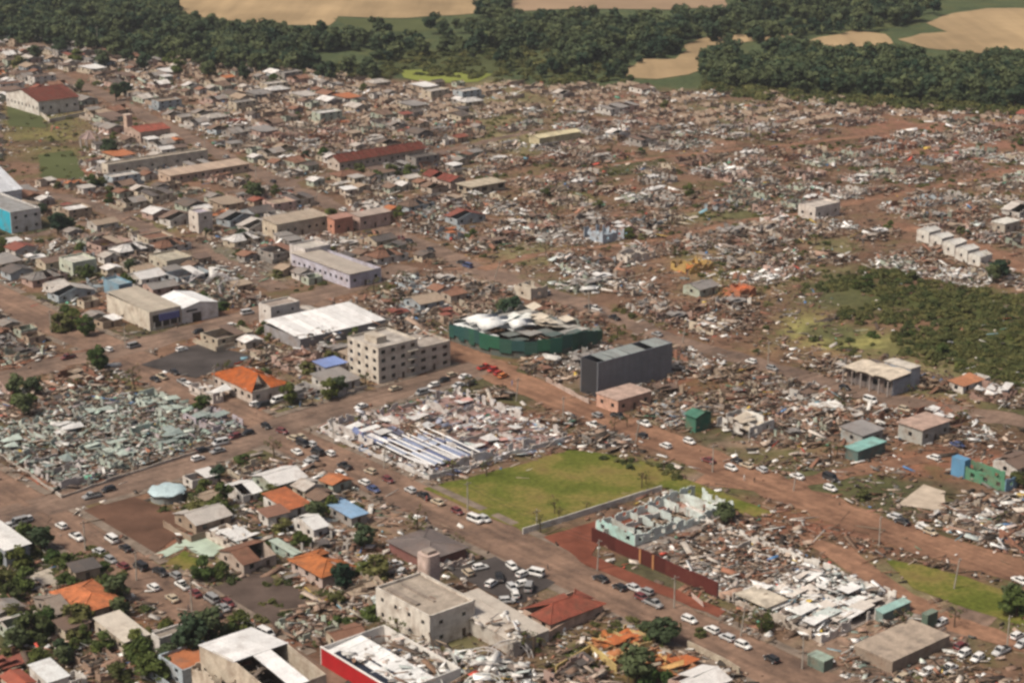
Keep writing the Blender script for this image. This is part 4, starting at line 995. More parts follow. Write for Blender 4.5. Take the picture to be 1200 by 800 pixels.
for q_, n_, z_ in (([(400, 785), (470, 765), (540, 795), (480, 825)], 110, 3.2), ([(260, 800), (310, 775), (370, 810), (310, 840)], 70, 7.6), ([(455, 735), (500, 715), (545, 740), (500, 755)], 40, 6.0), ([(550, 745), (585, 735), (630, 760), (600, 775)], 30, 3.9), ([(340, 410), (380, 395), (440, 398), (380, 420)], 36, 4.0)):
    debris('torn sheets and boards blown onto the larger roofs', in_poly(q_, n_), P_WHITE + P_MIX, (0.5, 0.35, 0.15), 0.8, 0.2, z_)
# green curved hall
P, L, W = footprint((612, 431), 526, 706); H = 6.8; claim(P, L, W, 2)
root = empty('green_hall', (P[0], P[1], 0), THETA); tag(root, 'dark green hall with rounded corner and torn white roof', 'hall')
rr = min(L, W) * 0.62; arc = [(rr - rr * math.sin(q), rr - rr * math.cos(q)) for q in [math.pi / 2 * k / 8 for k in range(9)]]
line = [(L, 0)] + [(rr + (L - rr) * (1 - k / 6), 0) for k in range(1, 6)] + arc + [(0, rr + (W - rr) * k / 6) for k in range(1, 7)]
for i, (a, b) in enumerate(zip(line[:-1], line[1:])):
    mb = MB(); mb.seg(*b, *a, 0.3, 1.6 if i % 2 else 2.6, H - 1.2 + 1.4 * abs(math.sin(i * 0.33)) + random.uniform(-.15, .15), 'painted'); mb.build('fascia_panel', root, (0.02 + 0.01 * random.random(), 0.07 + 0.03 * random.random(), 0.055 + 0.02 * random.random()))
    mb = MB(); d = (b[0] - a[0], b[1] - a[1]); l_ = math.hypot(*d); o_ = (d[1] / l_ * 0.6, -d[0] / l_ * 0.6)
    mb.seg(b[0] - o_[0] * -1, b[1] - o_[1] * -1, a[0] - o_[0] * -1, a[1] - o_[1] * -1, 0.25, -0.1, 1.59 if i % 2 else 2.59, 'plaster'); mb.build('wall', root, (0.10, 0.12, 0.11))
for a, b in (((L, 0.3), (L, W)), ((L - .01, W), (0, W))):
    mb = MB(); strips(mb, a, b, H, 0.3, (), 0.4); mb.build('wall', root, (0.20, 0.22, 0.20))
def hs(x, y, s1, s2, z, tilt, c, nm='roof_sheet'):
    mb = MB(); mb.slab([(x, y, z), (x + s1, y, z + tilt[0]), (x + s1, y + s2, z + tilt[0] + tilt[1]), (x, y + s2, z + tilt[1])], 0.08, 'sheet_metal'); mb.build(nm, root, c)
for i in range(6):
    for j in range(8):
        x, y = 1.0 + i * (L - 2) / 6, 1.0 + j * (W - 2) / 8
        if x < rr and y < rr and math.hypot(rr - x, rr - y) > rr - 0.6: continue
        c = (0.80, 0.82, 0.82) if j >= 4 and i < 3 else random.choice([(0.16, 0.18, 0.17), (0.10, 0.13, 0.12), (0.30, 0.29, 0.27), (0.46, 0.44, 0.40)])
        if random.random() < 0.16: continue
        hs(x, y, (L - 2) / 6 - 0.1, (W - 2) / 8 - 0.1, H - 1.2 + random.uniform(-0.5, 0.3), (random.uniform(-.5, .5), random.uniform(-.4, .4)), c)
for x0, y0, sx_, sy_, rz_ in ((1.5, W * .58, L * .42, W * .2, 2.6), (3.0, W * .79, L * .36, W * .17, 1.8), (L * .3, W * .46, L * .3, W * .13, 2.2)):
    rg = []
    for k in range(8):
        q = k / 7; yy = y0 + sy_ * q; cz = H - 0.7 + rz_ * math.sin(math.pi * q * 0.8 + .25)
        rg.append([(x0 + random.uniform(-.4, .4), yy, cz), (x0 + sx_ * .5, yy, cz + 0.5), (x0 + sx_ + random.uniform(-1.4, .8), yy, cz - .4), (x0 + sx_ * .5, yy, cz + .4)])
    mb = MB(); mb.loft(rg, 'sheet_metal'); mb.build('torn_roof_sheet', root, (0.82, 0.83, 0.82), True)
for k in range(5): hs(L * random.uniform(.3, .6), W * random.uniform(.55, .75), 3.5, 3.0, H + random.uniform(0, .8), (random.uniform(-.9, 1.2), random.uniform(-.8, .8)), (0.72, 0.74, 0.70))
for k in range(9): hs(L * random.uniform(.62, .86), W * random.uniform(.3, .8), 4, 4, H - 0.6 + random.uniform(0, 1.2), (random.uniform(-.9, .9), random.uniform(-.8, .8)), (0.66, 0.58, 0.47))
# slate blue box and salmon house
root, L, W, H = bld('warehouse', 'tall slate blue grey hall with blank front wall', 'hall', (700, 466), 425, 680, 787, (0.19, 0.20, 0.22), 'none', win='', wmat='painted', wl=(0.035, 0.035, 0.04))  # left wall near black: shade of the open side put into its colour
sheets(root, (0.3, 0.3, H - 0.35), (L - 0.3, 0.3, H - 0.35), (0.3, W - 0.3, H - 0.05), (L - 0.3, W - 0.3, H - 0.05), 9, (0.30, 0.33, 0.32), miss=0.3)
for k in range(12):
    mb = MB(); mb.box(k * L / 12 + 0.03, -0.05, 0.0, (k + 1) * L / 12 - 0.03, -0.004, H - random.uniform(0.02, 0.1), 'painted'); f_ = random.uniform(.96, 1.04); mb.build('cladding_panel', root, (0.19 * f_, 0.20 * f_, 0.22 * f_))
bld('house', 'low salmon house in front of the slate blue hall', 'house', (724, 485), 470, 699, 763, (0.60, 0.36, 0.27), 'deck', (0.50, 0.36, 0.30), over=0.2)
lot_wall('pale_wall', 'leaning pale wall by the churned dirt road', [(640, 447), (668, 462), (690, 473)], 1.6, (0.50, 0.40, 0.35), jag=0.4)
bld('house', 'crumpled dark green house beside the dirt road', 'house', (815, 507), 489, 803, 833, (0.045, 0.16, 0.11), 'gabley', (0.06, 0.17, 0.12), miss=0.2, win='')
ruin('roofless_house', 'white-walled roofless house with beige roof slab', 'ruin', (878, 514), 500, 840, 907, (0.68, 0.66, 0.62), 0.15, (2, 2), n=90, area='wreckage along the churned dirt road', sheetc=(0.60, 0.52, 0.42))
for i, (x_, y_) in enumerate(((938, 490), (960, 486))):
    root = empty('fallen_roof', (*at(x_, y_), 0), THETA - 0.35); tag(root, ['collapsed roof of long white sheets beside the dirt road', 'second collapsed roof of white sheets lying on rubble'][i], 'roof wreck')
    for k in range(5):
        mb = MB(); x = k * 1.9; z = 0.5 + random.uniform(0, .6); mb.slab([(x, 0, z), (x + 1.6, 0.2, z + .2), (x + 1.6, 7, z + .5), (x, 6.8, z + .3)], 0.07, 'sheet_metal'); mb.build('roof_sheet', root, random.choice([(0.74, 0.72, 0.69), (0.62, 0.60, 0.57), (0.5, 0.46, 0.42)]))
bld('house', 'house with teal roof edge and dark open front', 'house', (1005, 542), 529, 990, 1037, (0.10, 0.16, 0.15), 'deck', (0.25, 0.48, 0.44), win='', over=0.3)
bld('house', 'house with grey roof behind the teal edged house', 'house', (1010, 524), 510, 985, 1034, (0.34, 0.36, 0.35), 'shed', (0.32, 0.30, 0.29), rise=0.5)
bld('house', 'house with flat rosy roof and white trim', 'house', (1080, 522), 504, 1052, 1112, (0.40, 0.40, 0.37), 'deck', (0.48, 0.34, 0.28), over=0.5)
root, L, W, H = bld('villa', 'grey villa with pale curved roof and open columned porch', 'house', (1046, 464), 446, 992, 1076, (0.17, 0.15, 0.145), 'none', win='L', ww=2.2, wh=2.0, wr=(0.34, 0.38, 0.44))
for i, (ya, yb, dz) in enumerate(((-0.6, W * .36, 0.5), (W * .33, W * .7, 0.25), (W * .68, W + 0.5, 0.0))):
    rg = []
    for k in range(7):
        yy = ya + (yb - ya) * k / 6; rg.append([(x, yy, H + 0.05 + dz + 0.55 * math.sin(math.pi * k / 6) + d_) for x, d_ in ((-2.4, 0), (L * .62, 0.4), (L * .62, 0.62), (-2.4, 0.22))])
    mb = MB(); mb.loft(rg, 'concrete'); mb.build('roof_shell', root, (0.66, 0.57, 0.46))
mb = MB(); mb.box(L * .64, -0.15, -0.1, L + 0.3, W * .55, H + 2.0, 'plaster'); mb.build('side_block', root, (0.36, 0.40, 0.46))
mb = MB(); mb.box(L * .62, -0.3, H + 2.003, L + 0.45, W * .57, H + 2.2, 'concrete'); mb.build('roof_slab', root, (0.60, 0.55, 0.48))
for k in range(6):
    y_ = 0.2 + k * (W - 0.6) / 5; mb = MB(); mb.box(-2.2, y_, -0.1, -1.85, y_ + 0.35, H + 0.04, 'plaster'); mb.build('column', root, (0.36, 0.32, 0.30))
bld('house', 'small house with rust orange roof beside the green scrub', 'house', (1128, 462), 452, 1112, 1160, WHITE, 'shed', (0.46, 0.20, 0.10), miss=0.15, rise=0.4)
root, L, W, H = ruin('painted_walls', 'broken house with blue and green painted walls', 'ruin', (1178, 577), 562, 1116, 1192, (0.10, 0.26, 0.16), 0.2, (1, 3), n=60, area='wreckage along the churned dirt road', wr=(0.20, 0.36, 0.50))
mb = MB(); mb.box(-0.4, W - 4.0, -0.1, 2.2, W + 0.3, 5.2, 'painted'); mb.build('blue_tower', root, (0.11, 0.26, 0.42))
debris('white and brown rubble beside the green verge', clumped(in_poly([(1110, 595), (1200, 575), (1240, 640), (1130, 650)], 700)), P_WHITE + P_MIX, zmax=0.9)
for i in range(5):
    n_ = (1148 - i * 15.0, 315 - i * 7.2)
    bld('row_house', ['end house', 'second house', 'middle house', 'fourth house', 'last house'][i] + ' of the white row beside the orange dirt lane' + [' next to the scrub', ' from the scrub', '', ' from the scrub', ' towards the wrecked quarter'][i], 'house', n_, n_[1] - 14, n_[0] - 14.4, n_[0] + 14, (0.70, 0.68, 0.63), 'gablex', (0.66, 0.64, 0.60), over=0.15, rise=0.9, miss=0.12, ww=1.0, pitch=2.6, group='white row houses by the dirt lane')
bld('house', 'white house with damaged front beyond the orange ruin', 'house', (955, 259), 243, 935, 984, (0.66, 0.60, 0.55), 'flat', (0.56, 0.50, 0.45), miss=0.1)
bld('house', 'small white-roofed house with porch above the dirt lane', 'house', (1177, 274), 263, 1162, 1194, (0.46, 0.42, 0.36), 'deck', (0.74, 0.72, 0.66), over=0.3)
ruin('wrecked_house', 'collapsed house under a bright orange red roof heap', 'ruin', (867, 351), 341, 846, 886, (0.46, 0.18, 0.10), 0.5, (2, 1), n=70, pal=[(0.58, 0.16, 0.06), (0.5, 0.2, 0.1), (0.6, 0.3, 0.15)], area='orange and ochre wreckage in the flattened quarter', sheetc=(0.60, 0.15, 0.055))
ruin('wrecked_house', 'ochre yellow wrecked walls near the orange roof heap', 'ruin', (808, 322), 312, 786, 836, (0.50, 0.34, 0.12), 0.6, (2, 2), n=90, pal=P_ORANGE, area='orange and ochre wreckage in the flattened quarter')
ruin('wrecked_house', 'pale blue wrecked house in the flattened quarter', 'ruin', (706, 286), 272, 684, 732, (0.42, 0.50, 0.58), 0.5, (2, 2), n=80, pal=P_WHITE, area='pale wreckage in the flattened quarter')
ruin('wrecked_house', 'white house shell with dark doorways in the brown rubble', 'ruin', (735, 310), 298, 722, 768, (0.66, 0.60, 0.53), 0.35, (3, 1), n=60, area='pale wreckage in the flattened quarter')
ruin('wrecked_house', 'cream wall box behind the torn green hall', 'ruin', (622, 352), 338, 602, 642, (0.58, 0.52, 0.43), 0.15, (2, 1), n=50, area='pale wreckage in the flattened quarter')
bld('shed', 'long yellow cream gabled shed among far wreckage', 'shed', (632, 170), 162, 620, 680, (0.58, 0.52, 0.35), 'gablex', (0.66, 0.58, 0.38), win='', rise=0.9)
bld('school', 'long dark red roofed school with white columns', 'school', (398, 201), 190, 384, 498, (0.56, 0.48, 0.42), 'gablex', REDT, mat='roof_tile', rise=2.6, over=1.0)
bld('school', 'second dark red roofed wing stepping down the slope', 'school', (528, 224), 213, 496, 546, (0.52, 0.42, 0.36), 'gabley', (0.22, 0.06, 0.045), mat='roof_tile', rise=1.8, over=0.7, miss=0.15)
bld('shelter', 'tan flat shelter with dark open front', 'shelter', (553, 230), 220, 536, 592, (0.42, 0.36, 0.28), 'deck', (0.50, 0.43, 0.33), over=0.6, ww=3, wh=1.8, pitch=4)
bld('hall', 'white hall with dark red gabled roof beside the green field', 'hall', (46, 136), 119, 8, 93, (0.66, 0.63, 0.58), 'gablex', REDT, mat='roof_tile', rise=4.2, over=0.7, pitch=4, wh=1.6)
lot_wall('boundary_wall', 'long white wall below the dark red roofed hall', [(44, 133), (58, 144), (130, 130)], 2.2, (0.60, 0.55, 0.47))
bld('school', 'long white flat-roofed school wing beside the triangular lawn', 'school', (127, 208), 193, 120, 244, (0.64, 0.58, 0.48), 'flat', (0.44, 0.37, 0.30), pitch=6, ww=1.4)
bld('shed', 'long tan shed roof behind the white school wing', 'shed', (200, 216), 206, 186, 292, (0.55, 0.42, 0.33), 'shed', (0.50, 0.38, 0.29), rise=0.6)
bld('house', 'long building with faded red roof beside the salmon tower', 'building', (165, 168), 155, 146, 200, (0.48, 0.36, 0.30), 'gablex', (0.36, 0.10, 0.07), mat='roof_tile', rise=1.6, miss=0.1)
c = at(151, 158); root = empty('chimney_tower', (*c, 0), THETA); tag(root, 'slim salmon tower standing beside the faded red roof', 'tower')
mb = MB(); mb.box(-1.6, -1.6, -.1, 1.6, 1.6, 10, 'plaster'); mb.build('shaft', root, (0.60, 0.44, 0.35)); mb = MB(); mb.box(-1.9, -1.9, 10.003, 1.9, 1.9, 10.5, 'plaster'); mb.build('cap', root, (0.62, 0.5, 0.42))
c = at(106, 172); root = empty('chapel_frame', (*c, 0), THETA); tag(root, 'cone-roofed open frame of pale posts by the lawn', 'pavilion')
for k in range(8):
    q = 2 * math.pi * k / 8; mb = MB(); mb.tube([(5 * math.cos(q), 5 * math.sin(q), -0.1), (5 * math.cos(q), 5 * math.sin(q), 4.5)], 0.3, 'painted', 5); mb.build('post', root, (0.42, 0.38, 0.36))
    mb = MB(); mb.tube([(5.6 * math.cos(q), 5.6 * math.sin(q), 4.4), (0.3 * math.cos(q), 0.3 * math.sin(q), 8)], 0.3, 'painted', 5); mb.build('roof_rib', root, (0.30, 0.22, 0.20))
    q2 = 2 * math.pi * (k + 1) / 8; mb = MB(); mb.slab([(5.2 * math.cos(q), 5.2 * math.sin(q), 4.5), (5.2 * math.cos(q2), 5.2 * math.sin(q2), 4.5), (0.4 * math.cos(q2), 0.4 * math.sin(q2), 7.9), (0.4 * math.cos(q), 0.4 * math.sin(q), 7.9)], 0.08, 'sheet_metal')
    if k % 3: mb.build('roof_sheet', root, (0.28, 0.20, 0.18))
claim((c[0] - 6, c[1] - 6), 12, 12)

# ------------------------------------------------------------------ the many smaller houses, plot by plot
PLASTERS = [('white', (0.64, 0.61, 0.57)), ('cream', (0.54, 0.47, 0.37)), ('pale pink', (0.52, 0.37, 0.32)), ('grey', (0.33, 0.31, 0.29)), ('pale green', (0.42, 0.47, 0.39)),
            ('tan', (0.42, 0.33, 0.25)), ('brick red', (0.32, 0.16, 0.11)), ('pale blue', (0.40, 0.46, 0.50)), ('dusty rose', (0.44, 0.29, 0.24)), ('beige', (0.50, 0.43, 0.36))]
ROOFS = [('grey', (0.27, 0.25, 0.235)), ('brown', (0.19, 0.13, 0.10)), ('rusty', (0.24, 0.125, 0.085)), ('pale', (0.52, 0.48, 0.44)), ('white', (0.72, 0.70, 0.68)), ('dark', (0.115, 0.10, 0.092)),
         ('tan', (0.36, 0.28, 0.21)), ('dull red', (0.26, 0.085, 0.06)), ('orange', (0.44, 0.16, 0.07))]
ROOF_W = [24, 20, 11, 19, 15, 12, 12, 4, 3]
def house_proto(i, far, small=False):
    L, W, H = random.uniform(9, 14.5), random.uniform(7.5, 11), random.uniform(2.4, 2.9)
    if small: L, W = random.uniform(5, 8), random.uniform(4.5, 6.5)
    if i % 8 == 4: H *= 1.6
    root = empty('house', (0, 0, 0)); root['wc'] = (0.5, 0.5, 0.5)
    ops = {k: win_rows(ln, H, 1 if H < 4 else 2, 1.3, 1.2, 3.6, door=(k == 0)) for k, ln in ((0, L), (3, W))}
    mb = MB(); C4 = [(0, 0), (L, 0), (L, W), (0, W)]
    for k in range(4):
        a, b = C4[k], C4[(k + 1) % 4]; d = 0.25
        ux, uy = np.sign(b[0] - a[0]), np.sign(b[1] - a[1])
        a2, b2 = (a[0] + ux * d * (k % 2), a[1] + uy * d * (k % 2)), (b[0] - ux * d * (k % 2), b[1] - uy * d * (k % 2))
        op = [(o[0] - d * (k % 2), o[1] - d * (k % 2), o[2], o[3]) for o in ops.get(k, [])]
        strips(mb, a2, b2, H, openings=op)
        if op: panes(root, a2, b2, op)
    mb.build('wall', root, (0.5, 0.5, 0.5))
    kind = ['gablex', 'gabley', 'shed', 'hip', 'flat', 'gablex', 'shed', 'gabley'][i % 8]
    tmp = empty('house', (0, 0, 0)); tmp['wc'] = (0.5, 0.5, 0.5)
    roof(tmp, kind, L, W, H + 0.01, (0.4, 0.4, 0.4), None, [0.08, 0.22, 0.4][i % 3] if kind != 'flat' else 0, 0.5)
    # near houses keep their sheets as parts, far ones carry one roof
    if far:
        V, Fc = [], []; mt = None
        for o in list(tmp.children):
            base = len(V); V += [tuple(v.co) for v in o.data.vertices]; Fc += [[base + k for k in p.vertices] for p in o.data.polygons]; mt = mt or o.data.materials[0]
        me = bpy.data.meshes.new('roof'); me.from_pydata(V, [], Fc); me.materials.append(mt); link('roof', me, root, (0.4, 0.4, 0.4))
        kill(tmp)
    else:
        for o in list(tmp.children): o.parent = root
        kill(tmp)
    mb = MB(); mb.box(0.3, 0.3, -0.05, L - 0.3, W - 0.3, 0.12, 'concrete'); mb.build('floor', root, (0.18, 0.14, 0.12))
    if i % 2 == 0 and not small:
        a_, b_ = random.uniform(2, 3.5), random.uniform(2, 4)
        mb = MB(); mb.box(-a_, -b_, -0.3, L, -0.01, 0.11, 'concrete'); mb.build('yard', root, random.choice([(0.30, 0.25, 0.21), (0.22, 0.16, 0.12), (0.40, 0.36, 0.32)]))
        mb = MB(); strips(mb, (-a_, -b_), (L, -b_), 1.9, 0.15, [(L * .5, L * .5 + 3, 0, 3)], 0.25); mb.build('yard_wall', root, (0.5, 0.45, 0.4))
        mb = MB(); strips(mb, (-a_, W), (-a_, -b_ + .2), 1.9, 0.15, (), 0.25); mb.build('yard_wall', root, (0.45, 0.41, 0.37))
    return root, L, W
def ruin_proto(i, far):
    L, W, H = random.uniform(8.5, 14.5), random.uniform(7.5, 11.5), random.uniform(2.0, 2.9) if far else random.uniform(2.0, 3.1)
    root = empty('wrecked_house', (0, 0, 0))
    ruin_parts(root, L, W, H, (0.5, 0.5, 0.5), [0.6, 0.75, 0.9][i % 3], (1, 2) if far else random.choice([(2, 1), (2, 2), (3, 1)]), (0.25, 0.2, 0.17), gone=0.10 if far else [0.08, 0.14, 0.22][i % 3], raft=2 if far else 5, sheetc=(0.4, 0.4, 0.4) if i % 4 else None)
    return root, L, W
PROTO = {(k, f): [(house_proto if k == 'h' else ruin_proto)(i, f) for i in range(8 if k == 'h' else 9)] for k in 'hr' for f in (False, True)}
PROTO[('s', True)] = [house_proto(i, True, True) for i in (0, 1, 2, 5, 6, 7)]
LANDMARKS = [((60, 115), 'the dark red roofed hall'), ((75, 195), 'the triangular lawn'), ((180, 195), 'the white school wing'), ((440, 180), 'the dark red roofed school'), ((565, 215), 'the tan shelter'),
 ((650, 160), 'the yellow cream shed'), ((15, 255), 'the turquoise building'), ((85, 315), 'the pale green terrace house'), ((190, 365), 'the blue sign store'), ((265, 325), 'the bent white trusses'),
 ((330, 265), 'the cream school wing'), ((420, 265), 'the salmon school block'), ((400, 325), 'the lilac store'), ((375, 390), 'the white roofed warehouse'), ((470, 420), 'the apartment block'),
 ((615, 400), 'the dark green hall'), ((745, 440), 'the slate blue hall'), ((865, 335), 'the orange roof heap'), ((810, 312), 'the ochre walls'), ((708, 275), 'the pale blue wreck'), ((960, 250), 'the damaged white house'),
 ((1115, 295), 'the white row houses'), ((1178, 265), 'the white porch house'), ((1030, 440), 'the curved roof villa'), ((875, 500), 'the white walled ruin'), ((1010, 530), 'the teal edged house'), ((1150, 560), 'the blue and green walls'),
 ((1090, 585), 'the pale concrete yard'), ((620, 580), 'the grass field'), ((520, 520), 'the blue sheet wreckage'), ((285, 455), 'the torn orange roof'), ((130, 515), 'the mint rubble block'), ((195, 578), 'the round pavilion'),
 ((150, 610), 'the bare lot'), ((375, 665), 'the torn orange tiles'), ((310, 700), 'the empty lot'), ((100, 700), 'the bright orange roof'), ((500, 725), 'the cream two-storey block'), ((430, 780), 'the red store'),
 ((870, 670), 'the market ruin'), ((1060, 765), 'the concrete platform'), ((520, 88), 'the sun-tinted meadow'), ((775, 80), 'the earth cutting'), ((1000, 110), 'the dark wood'), ((300, 60), 'the far dark wood'), ((1160, 690), 'the green verge')]
def landmark(P):
    x, y = px(*P)
    return min(LANDMARKS, key=lambda l: (l[0][0] - x) ** 2 + 2.2 * (l[0][1] - y) ** 2)[1]
USED = set()
def near_label(desc, P):
    """desc + the landmark it stands near; where that is taken, also the landmark it lies towards"""
    x, y = px(*P); order = sorted(LANDMARKS, key=lambda l: (l[0][0] - x) ** 2 + 2.2 * (l[0][1] - y) ** 2); a = order[0]
    lab = f'{desc} near {a[1]}'
    if lab in USED:
        def cosang(l):
            v1, v2 = (x - a[0][0], y - a[0][1]), (l[0][0] - a[0][0], l[0][1] - a[0][1])
            return (v1[0] * v2[0] + v1[1] * v2[1]) / (math.hypot(*v1) * math.hypot(*v2) + 1e-6)
        for l in sorted(order[1:7], key=cosang, reverse=True)[:2]:
            if cosang(l) < 0.5: break
            lb = f'{desc} near {a[1]} towards {l[1]}'
            if len(lb.split()) <= 16 and lb not in USED: lab = lb; break
    USED.add(lab)
    return lab
TOWN = poly_at([(-60, 30), (90, 46), (200, 62), (330, 78), (470, 98), (600, 96), (740, 104), (880, 112), (1050, 124), (1260, 134), (1280, 860), (-80, 860)])
GULLY = [poly_at(q) for q in ([(900, 350), (1010, 312), (1100, 330), (1260, 355), (1260, 470), (1140, 452), (985, 412), (880, 430), (880, 385)], [(0, 120), (100, 130), (105, 215), (0, 215)], [(985, 555), (1110, 545), (1110, 605), (960, 640), (930, 600)],
          [(470, 78), (575, 82), (570, 100), (470, 98)], [(720, 60), (830, 60), (830, 98), (720, 98)], [(1040, 660), (1230, 690), (1230, 790), (1060, 800), (1100, 700)], [(0, 510), (60, 480), (240, 465), (300, 505), (75, 590)], [(655, 430), (700, 480), (640, 470)])]
def ok_ground(P, m_=3.0, lots=True):
    if any(line_d([P], ln)[0] < wd / 2 + m_ for ln, wd in ROADW): return False
    if poly_sd([P], TOWN)[0] > 0: return False
    if lots and any(poly_sd([P], q)[0] < 2 for q in NOBUILD + GULLY): return False
    return True
def standing(x, y):
    if y > 560 and x < 460: return 0.34
    if x < 560 and y < 420: return max(0.22, 0.58 - max(0, x - 120) / 750)
    if y > 700: return 0.4
    if x > 1000 and y > 480: return 0.22
    return 0.035
AREAS = [((0, 800, 0, 430), 'scattered sheets and boards around the standing houses'), ((0, 460, 430, 2000), 'mixed wreckage among the lower houses'), ((460, 700, 0, 230), 'pale wreckage at the far edge of town'),
         ((700, 2000, 0, 230), 'reddish wreckage below the dark wood'), ((460, 900, 230, 400), 'brown boards and sheets of the flattened quarter'), ((900, 2000, 230, 430), 'wreckage around the green scrub'), ((0, 4000, 0, 4000), 'wreckage along the churned dirt road')]
def area_of(x, y):
    for (x0, x1, y0, y1), nm in AREAS:
        if x0 <= x < x1 and y0 <= y < y1 and not (nm.startswith('scattered') and x > 460): return nm
    return AREAS[-1][1]
us = [uv(at(*q)) for q in ((-40, 40), (1240, 100), (1260, 840), (-60, 840))]
u0, u1, v0, v1 = min(q[0] for q in us), max(q[0] for q in us), min(q[1] for q in us), max(q[1] for q in us)
plots = []
gu = u0
while gu < u1:
    gv = v0
    while gv < v1:
        U, V_ = gu + random.uniform(-2.2, 2.2), gv + random.uniform(-2.2, 2.2)
        P = (U * UB[0] + V_ * UA[0], U * UB[1] + V_ * UA[1])
        x, y = px(*P)
        if -25 < x < 1225 and 40 < y < 830: plots.append((P, x, y))
        gv += 12.5 if px(gu * UB[0] + gv * UA[0], gu * UB[1] + gv * UA[1])[0] < 520 else 17.5
    gu += 14.5
plots.sort(key=lambda q: -q[2])
NH = NR = 0; FARW = []
for P, x, y in plots:
    far = y < 250
    c = (P[0] + (UB[0] + UA[0]) * 5, P[1] + (UB[1] + UA[1]) * 4.5)
    if not ok_ground(c, 5.5): continue
    st = random.random() < standing(x, y)
    pr, L, W = random.choice(PROTO[('h' if st else 'r', far)] if not st or x < 560 else [PROTO[('h', far)][k] for k in (1, 2, 5, 7)])
    if not free(P, L, W): continue
    if random.random() < (0.15 if x > 520 and y < 400 and not st else 0.05): continue
    turn = random.gauss(0, 0.05 if st else 0.12)
    wn, wc = random.choice(PLASTERS[:2] * 2 + [PLASTERS[k] for k in (2, 3, 4, 5, 7, 9)] if st else PLASTERS if random.random() < 0.5 else PLASTERS[:3] + PLASTERS[4:7])
    rn, rc = random.choices(ROOFS, ROOF_W if x < 560 else ROOF_W[:7] + [2, 0])[0]
    f = random.uniform(0.85, 1.1) if st else random.uniform(0.55, 1.1); wc = tuple(v * f for v in wc); rc = shade(rc, 0.9, 1.1)
    u_, v_ = uv(P)
    RECTS.append((u_ - .5, u_ + L + .5, v_ - .5, v_ + W + .5))
    ctr = (P[0] + UB[0] * L / 2 + UA[0] * W / 2, P[1] + UB[1] * L / 2 + UA[1] * W / 2)
    pal = random.choice([P_MIX, P_BROWN, P_RED, P_BROWN, P_WHITE, [wc] + P_BROWN])
    if st:
        o = copy_tree(pr, {'wall': wc, 'yard_wall': shade(wc, .7, 1), 'gable': wc, 'coping': wc, 'roof': rc, 'roof_sheet': rc, 'roof_slope': rc, 'ridge_cap': rc, 'ridge_tile': rc, 'roof_slab': rc}); NH += 1
        tag(o, near_label(f'{wn} house with {rn} roof', ctr), 'house', 'smaller standing houses')
        debris(area_of(x, y), disc(ctr, 13, 60), random.choice([P_WHITE, P_MIX, P_MIX]), scale=0.8, zmax=0.4)
    elif NR < 310:
        o = copy_tree(pr, {'wall': wc, 'partition': tuple(v * .85 for v in wc), 'roof_sheet': rc, 'floor': random.choice([(0.25, 0.18, 0.14), (0.18, 0.13, 0.10), (0.36, 0.30, 0.26)])}); NR += 1
        tag(o, near_label(f'roofless {wn} wreck with {rn} sheets', ctr), 'ruin', 'smaller wrecked houses')
        debris(area_of(x, y), disc(ctr, 10.5, 150 if y > 250 else 100, 0.55), pal, scale=0.95, zmax=1.3)
    else:
        FARW.append((P, L, W, wc)); debris(area_of(x, y), disc(ctr, 9.5, 80, 0.55), pal, scale=1.05, zmax=1.2); continue
    o.location = (P[0], P[1], random.uniform(0, 0.06)); o.rotation_euler = (0, 0, THETA + turn)
NS = 0; gu = u0
while gu < u1:
    gv = v0
    while gv < v1:
        P = ((gu + random.uniform(-1.5, 1.5)) * UB[0] + gv * UA[0], (gu + random.uniform(-1.5, 1.5)) * UB[1] + gv * UA[1]); gv += 8.5
        x, y = px(*P)
        if not (-25 < x < 560 and 60 < y < 430 or -25 < x < 440 and 540 < y < 800): continue
        pr, L, W = random.choice(PROTO[('s', True)])
        c = (P[0] + (UB[0] * L + UA[0] * W) / 2, P[1] + (UB[1] * L + UA[1] * W) / 2)
        if NS >= 260 or random.random() < 0.3 or not free(P, L, W) or not ok_ground(c, 4.0): continue
        u_, v_ = uv(P); RECTS.append((u_ - .3, u_ + L + .3, v_ - .3, v_ + W + .3)); NS += 1
        wn, wc = random.choice(PLASTERS[:2] * 2 + PLASTERS[3:6] + PLASTERS[9:]); rn, rc = random.choices(ROOFS, ROOF_W)[0]
        o = copy_tree(pr, {'wall': wc, 'gable': wc, 'roof': shade(rc, .85, 1.1)})
        o.name = 'outbuilding'
        tag(o, near_label(f'small {wn} outbuilding with {rn} roof', c), 'outbuilding', 'small outbuildings between the houses')
        o.location = (P[0], P[1], random.uniform(0, .05)); o.rotation_euler = (0, 0, THETA + random.gauss(0, .07))
    gu += 8.5
kill(*[pr[0] for k in PROTO for pr in PROTO[k]])
if FARW:
    mb = MB()
    for P, L, W, wc in FARW:
        for a, b in (((0, 0), (L, 0)), ((L, 0), (L, W)), ((0, W), (0, 0)), ((L / 2, 0.4), (L / 2, W))):
            w2 = lambda q: (P[0] + UB[0] * q[0] + UA[0] * q[1], P[1] + UB[1] * q[0] + UA[1] * q[1])
            strips(mb, w2(a), w2(b), 2.6, 0.25, (), 0.7, gone=0.12, step=1.8)
    tag(mb.build('wreckage', None, (0.40, 0.31, 0.24)), 'broken house walls beyond counting at the far edge of town', 'wreckage', kind='stuff')
print('houses', NH, 'ruins', NR, 'far', len(FARW))
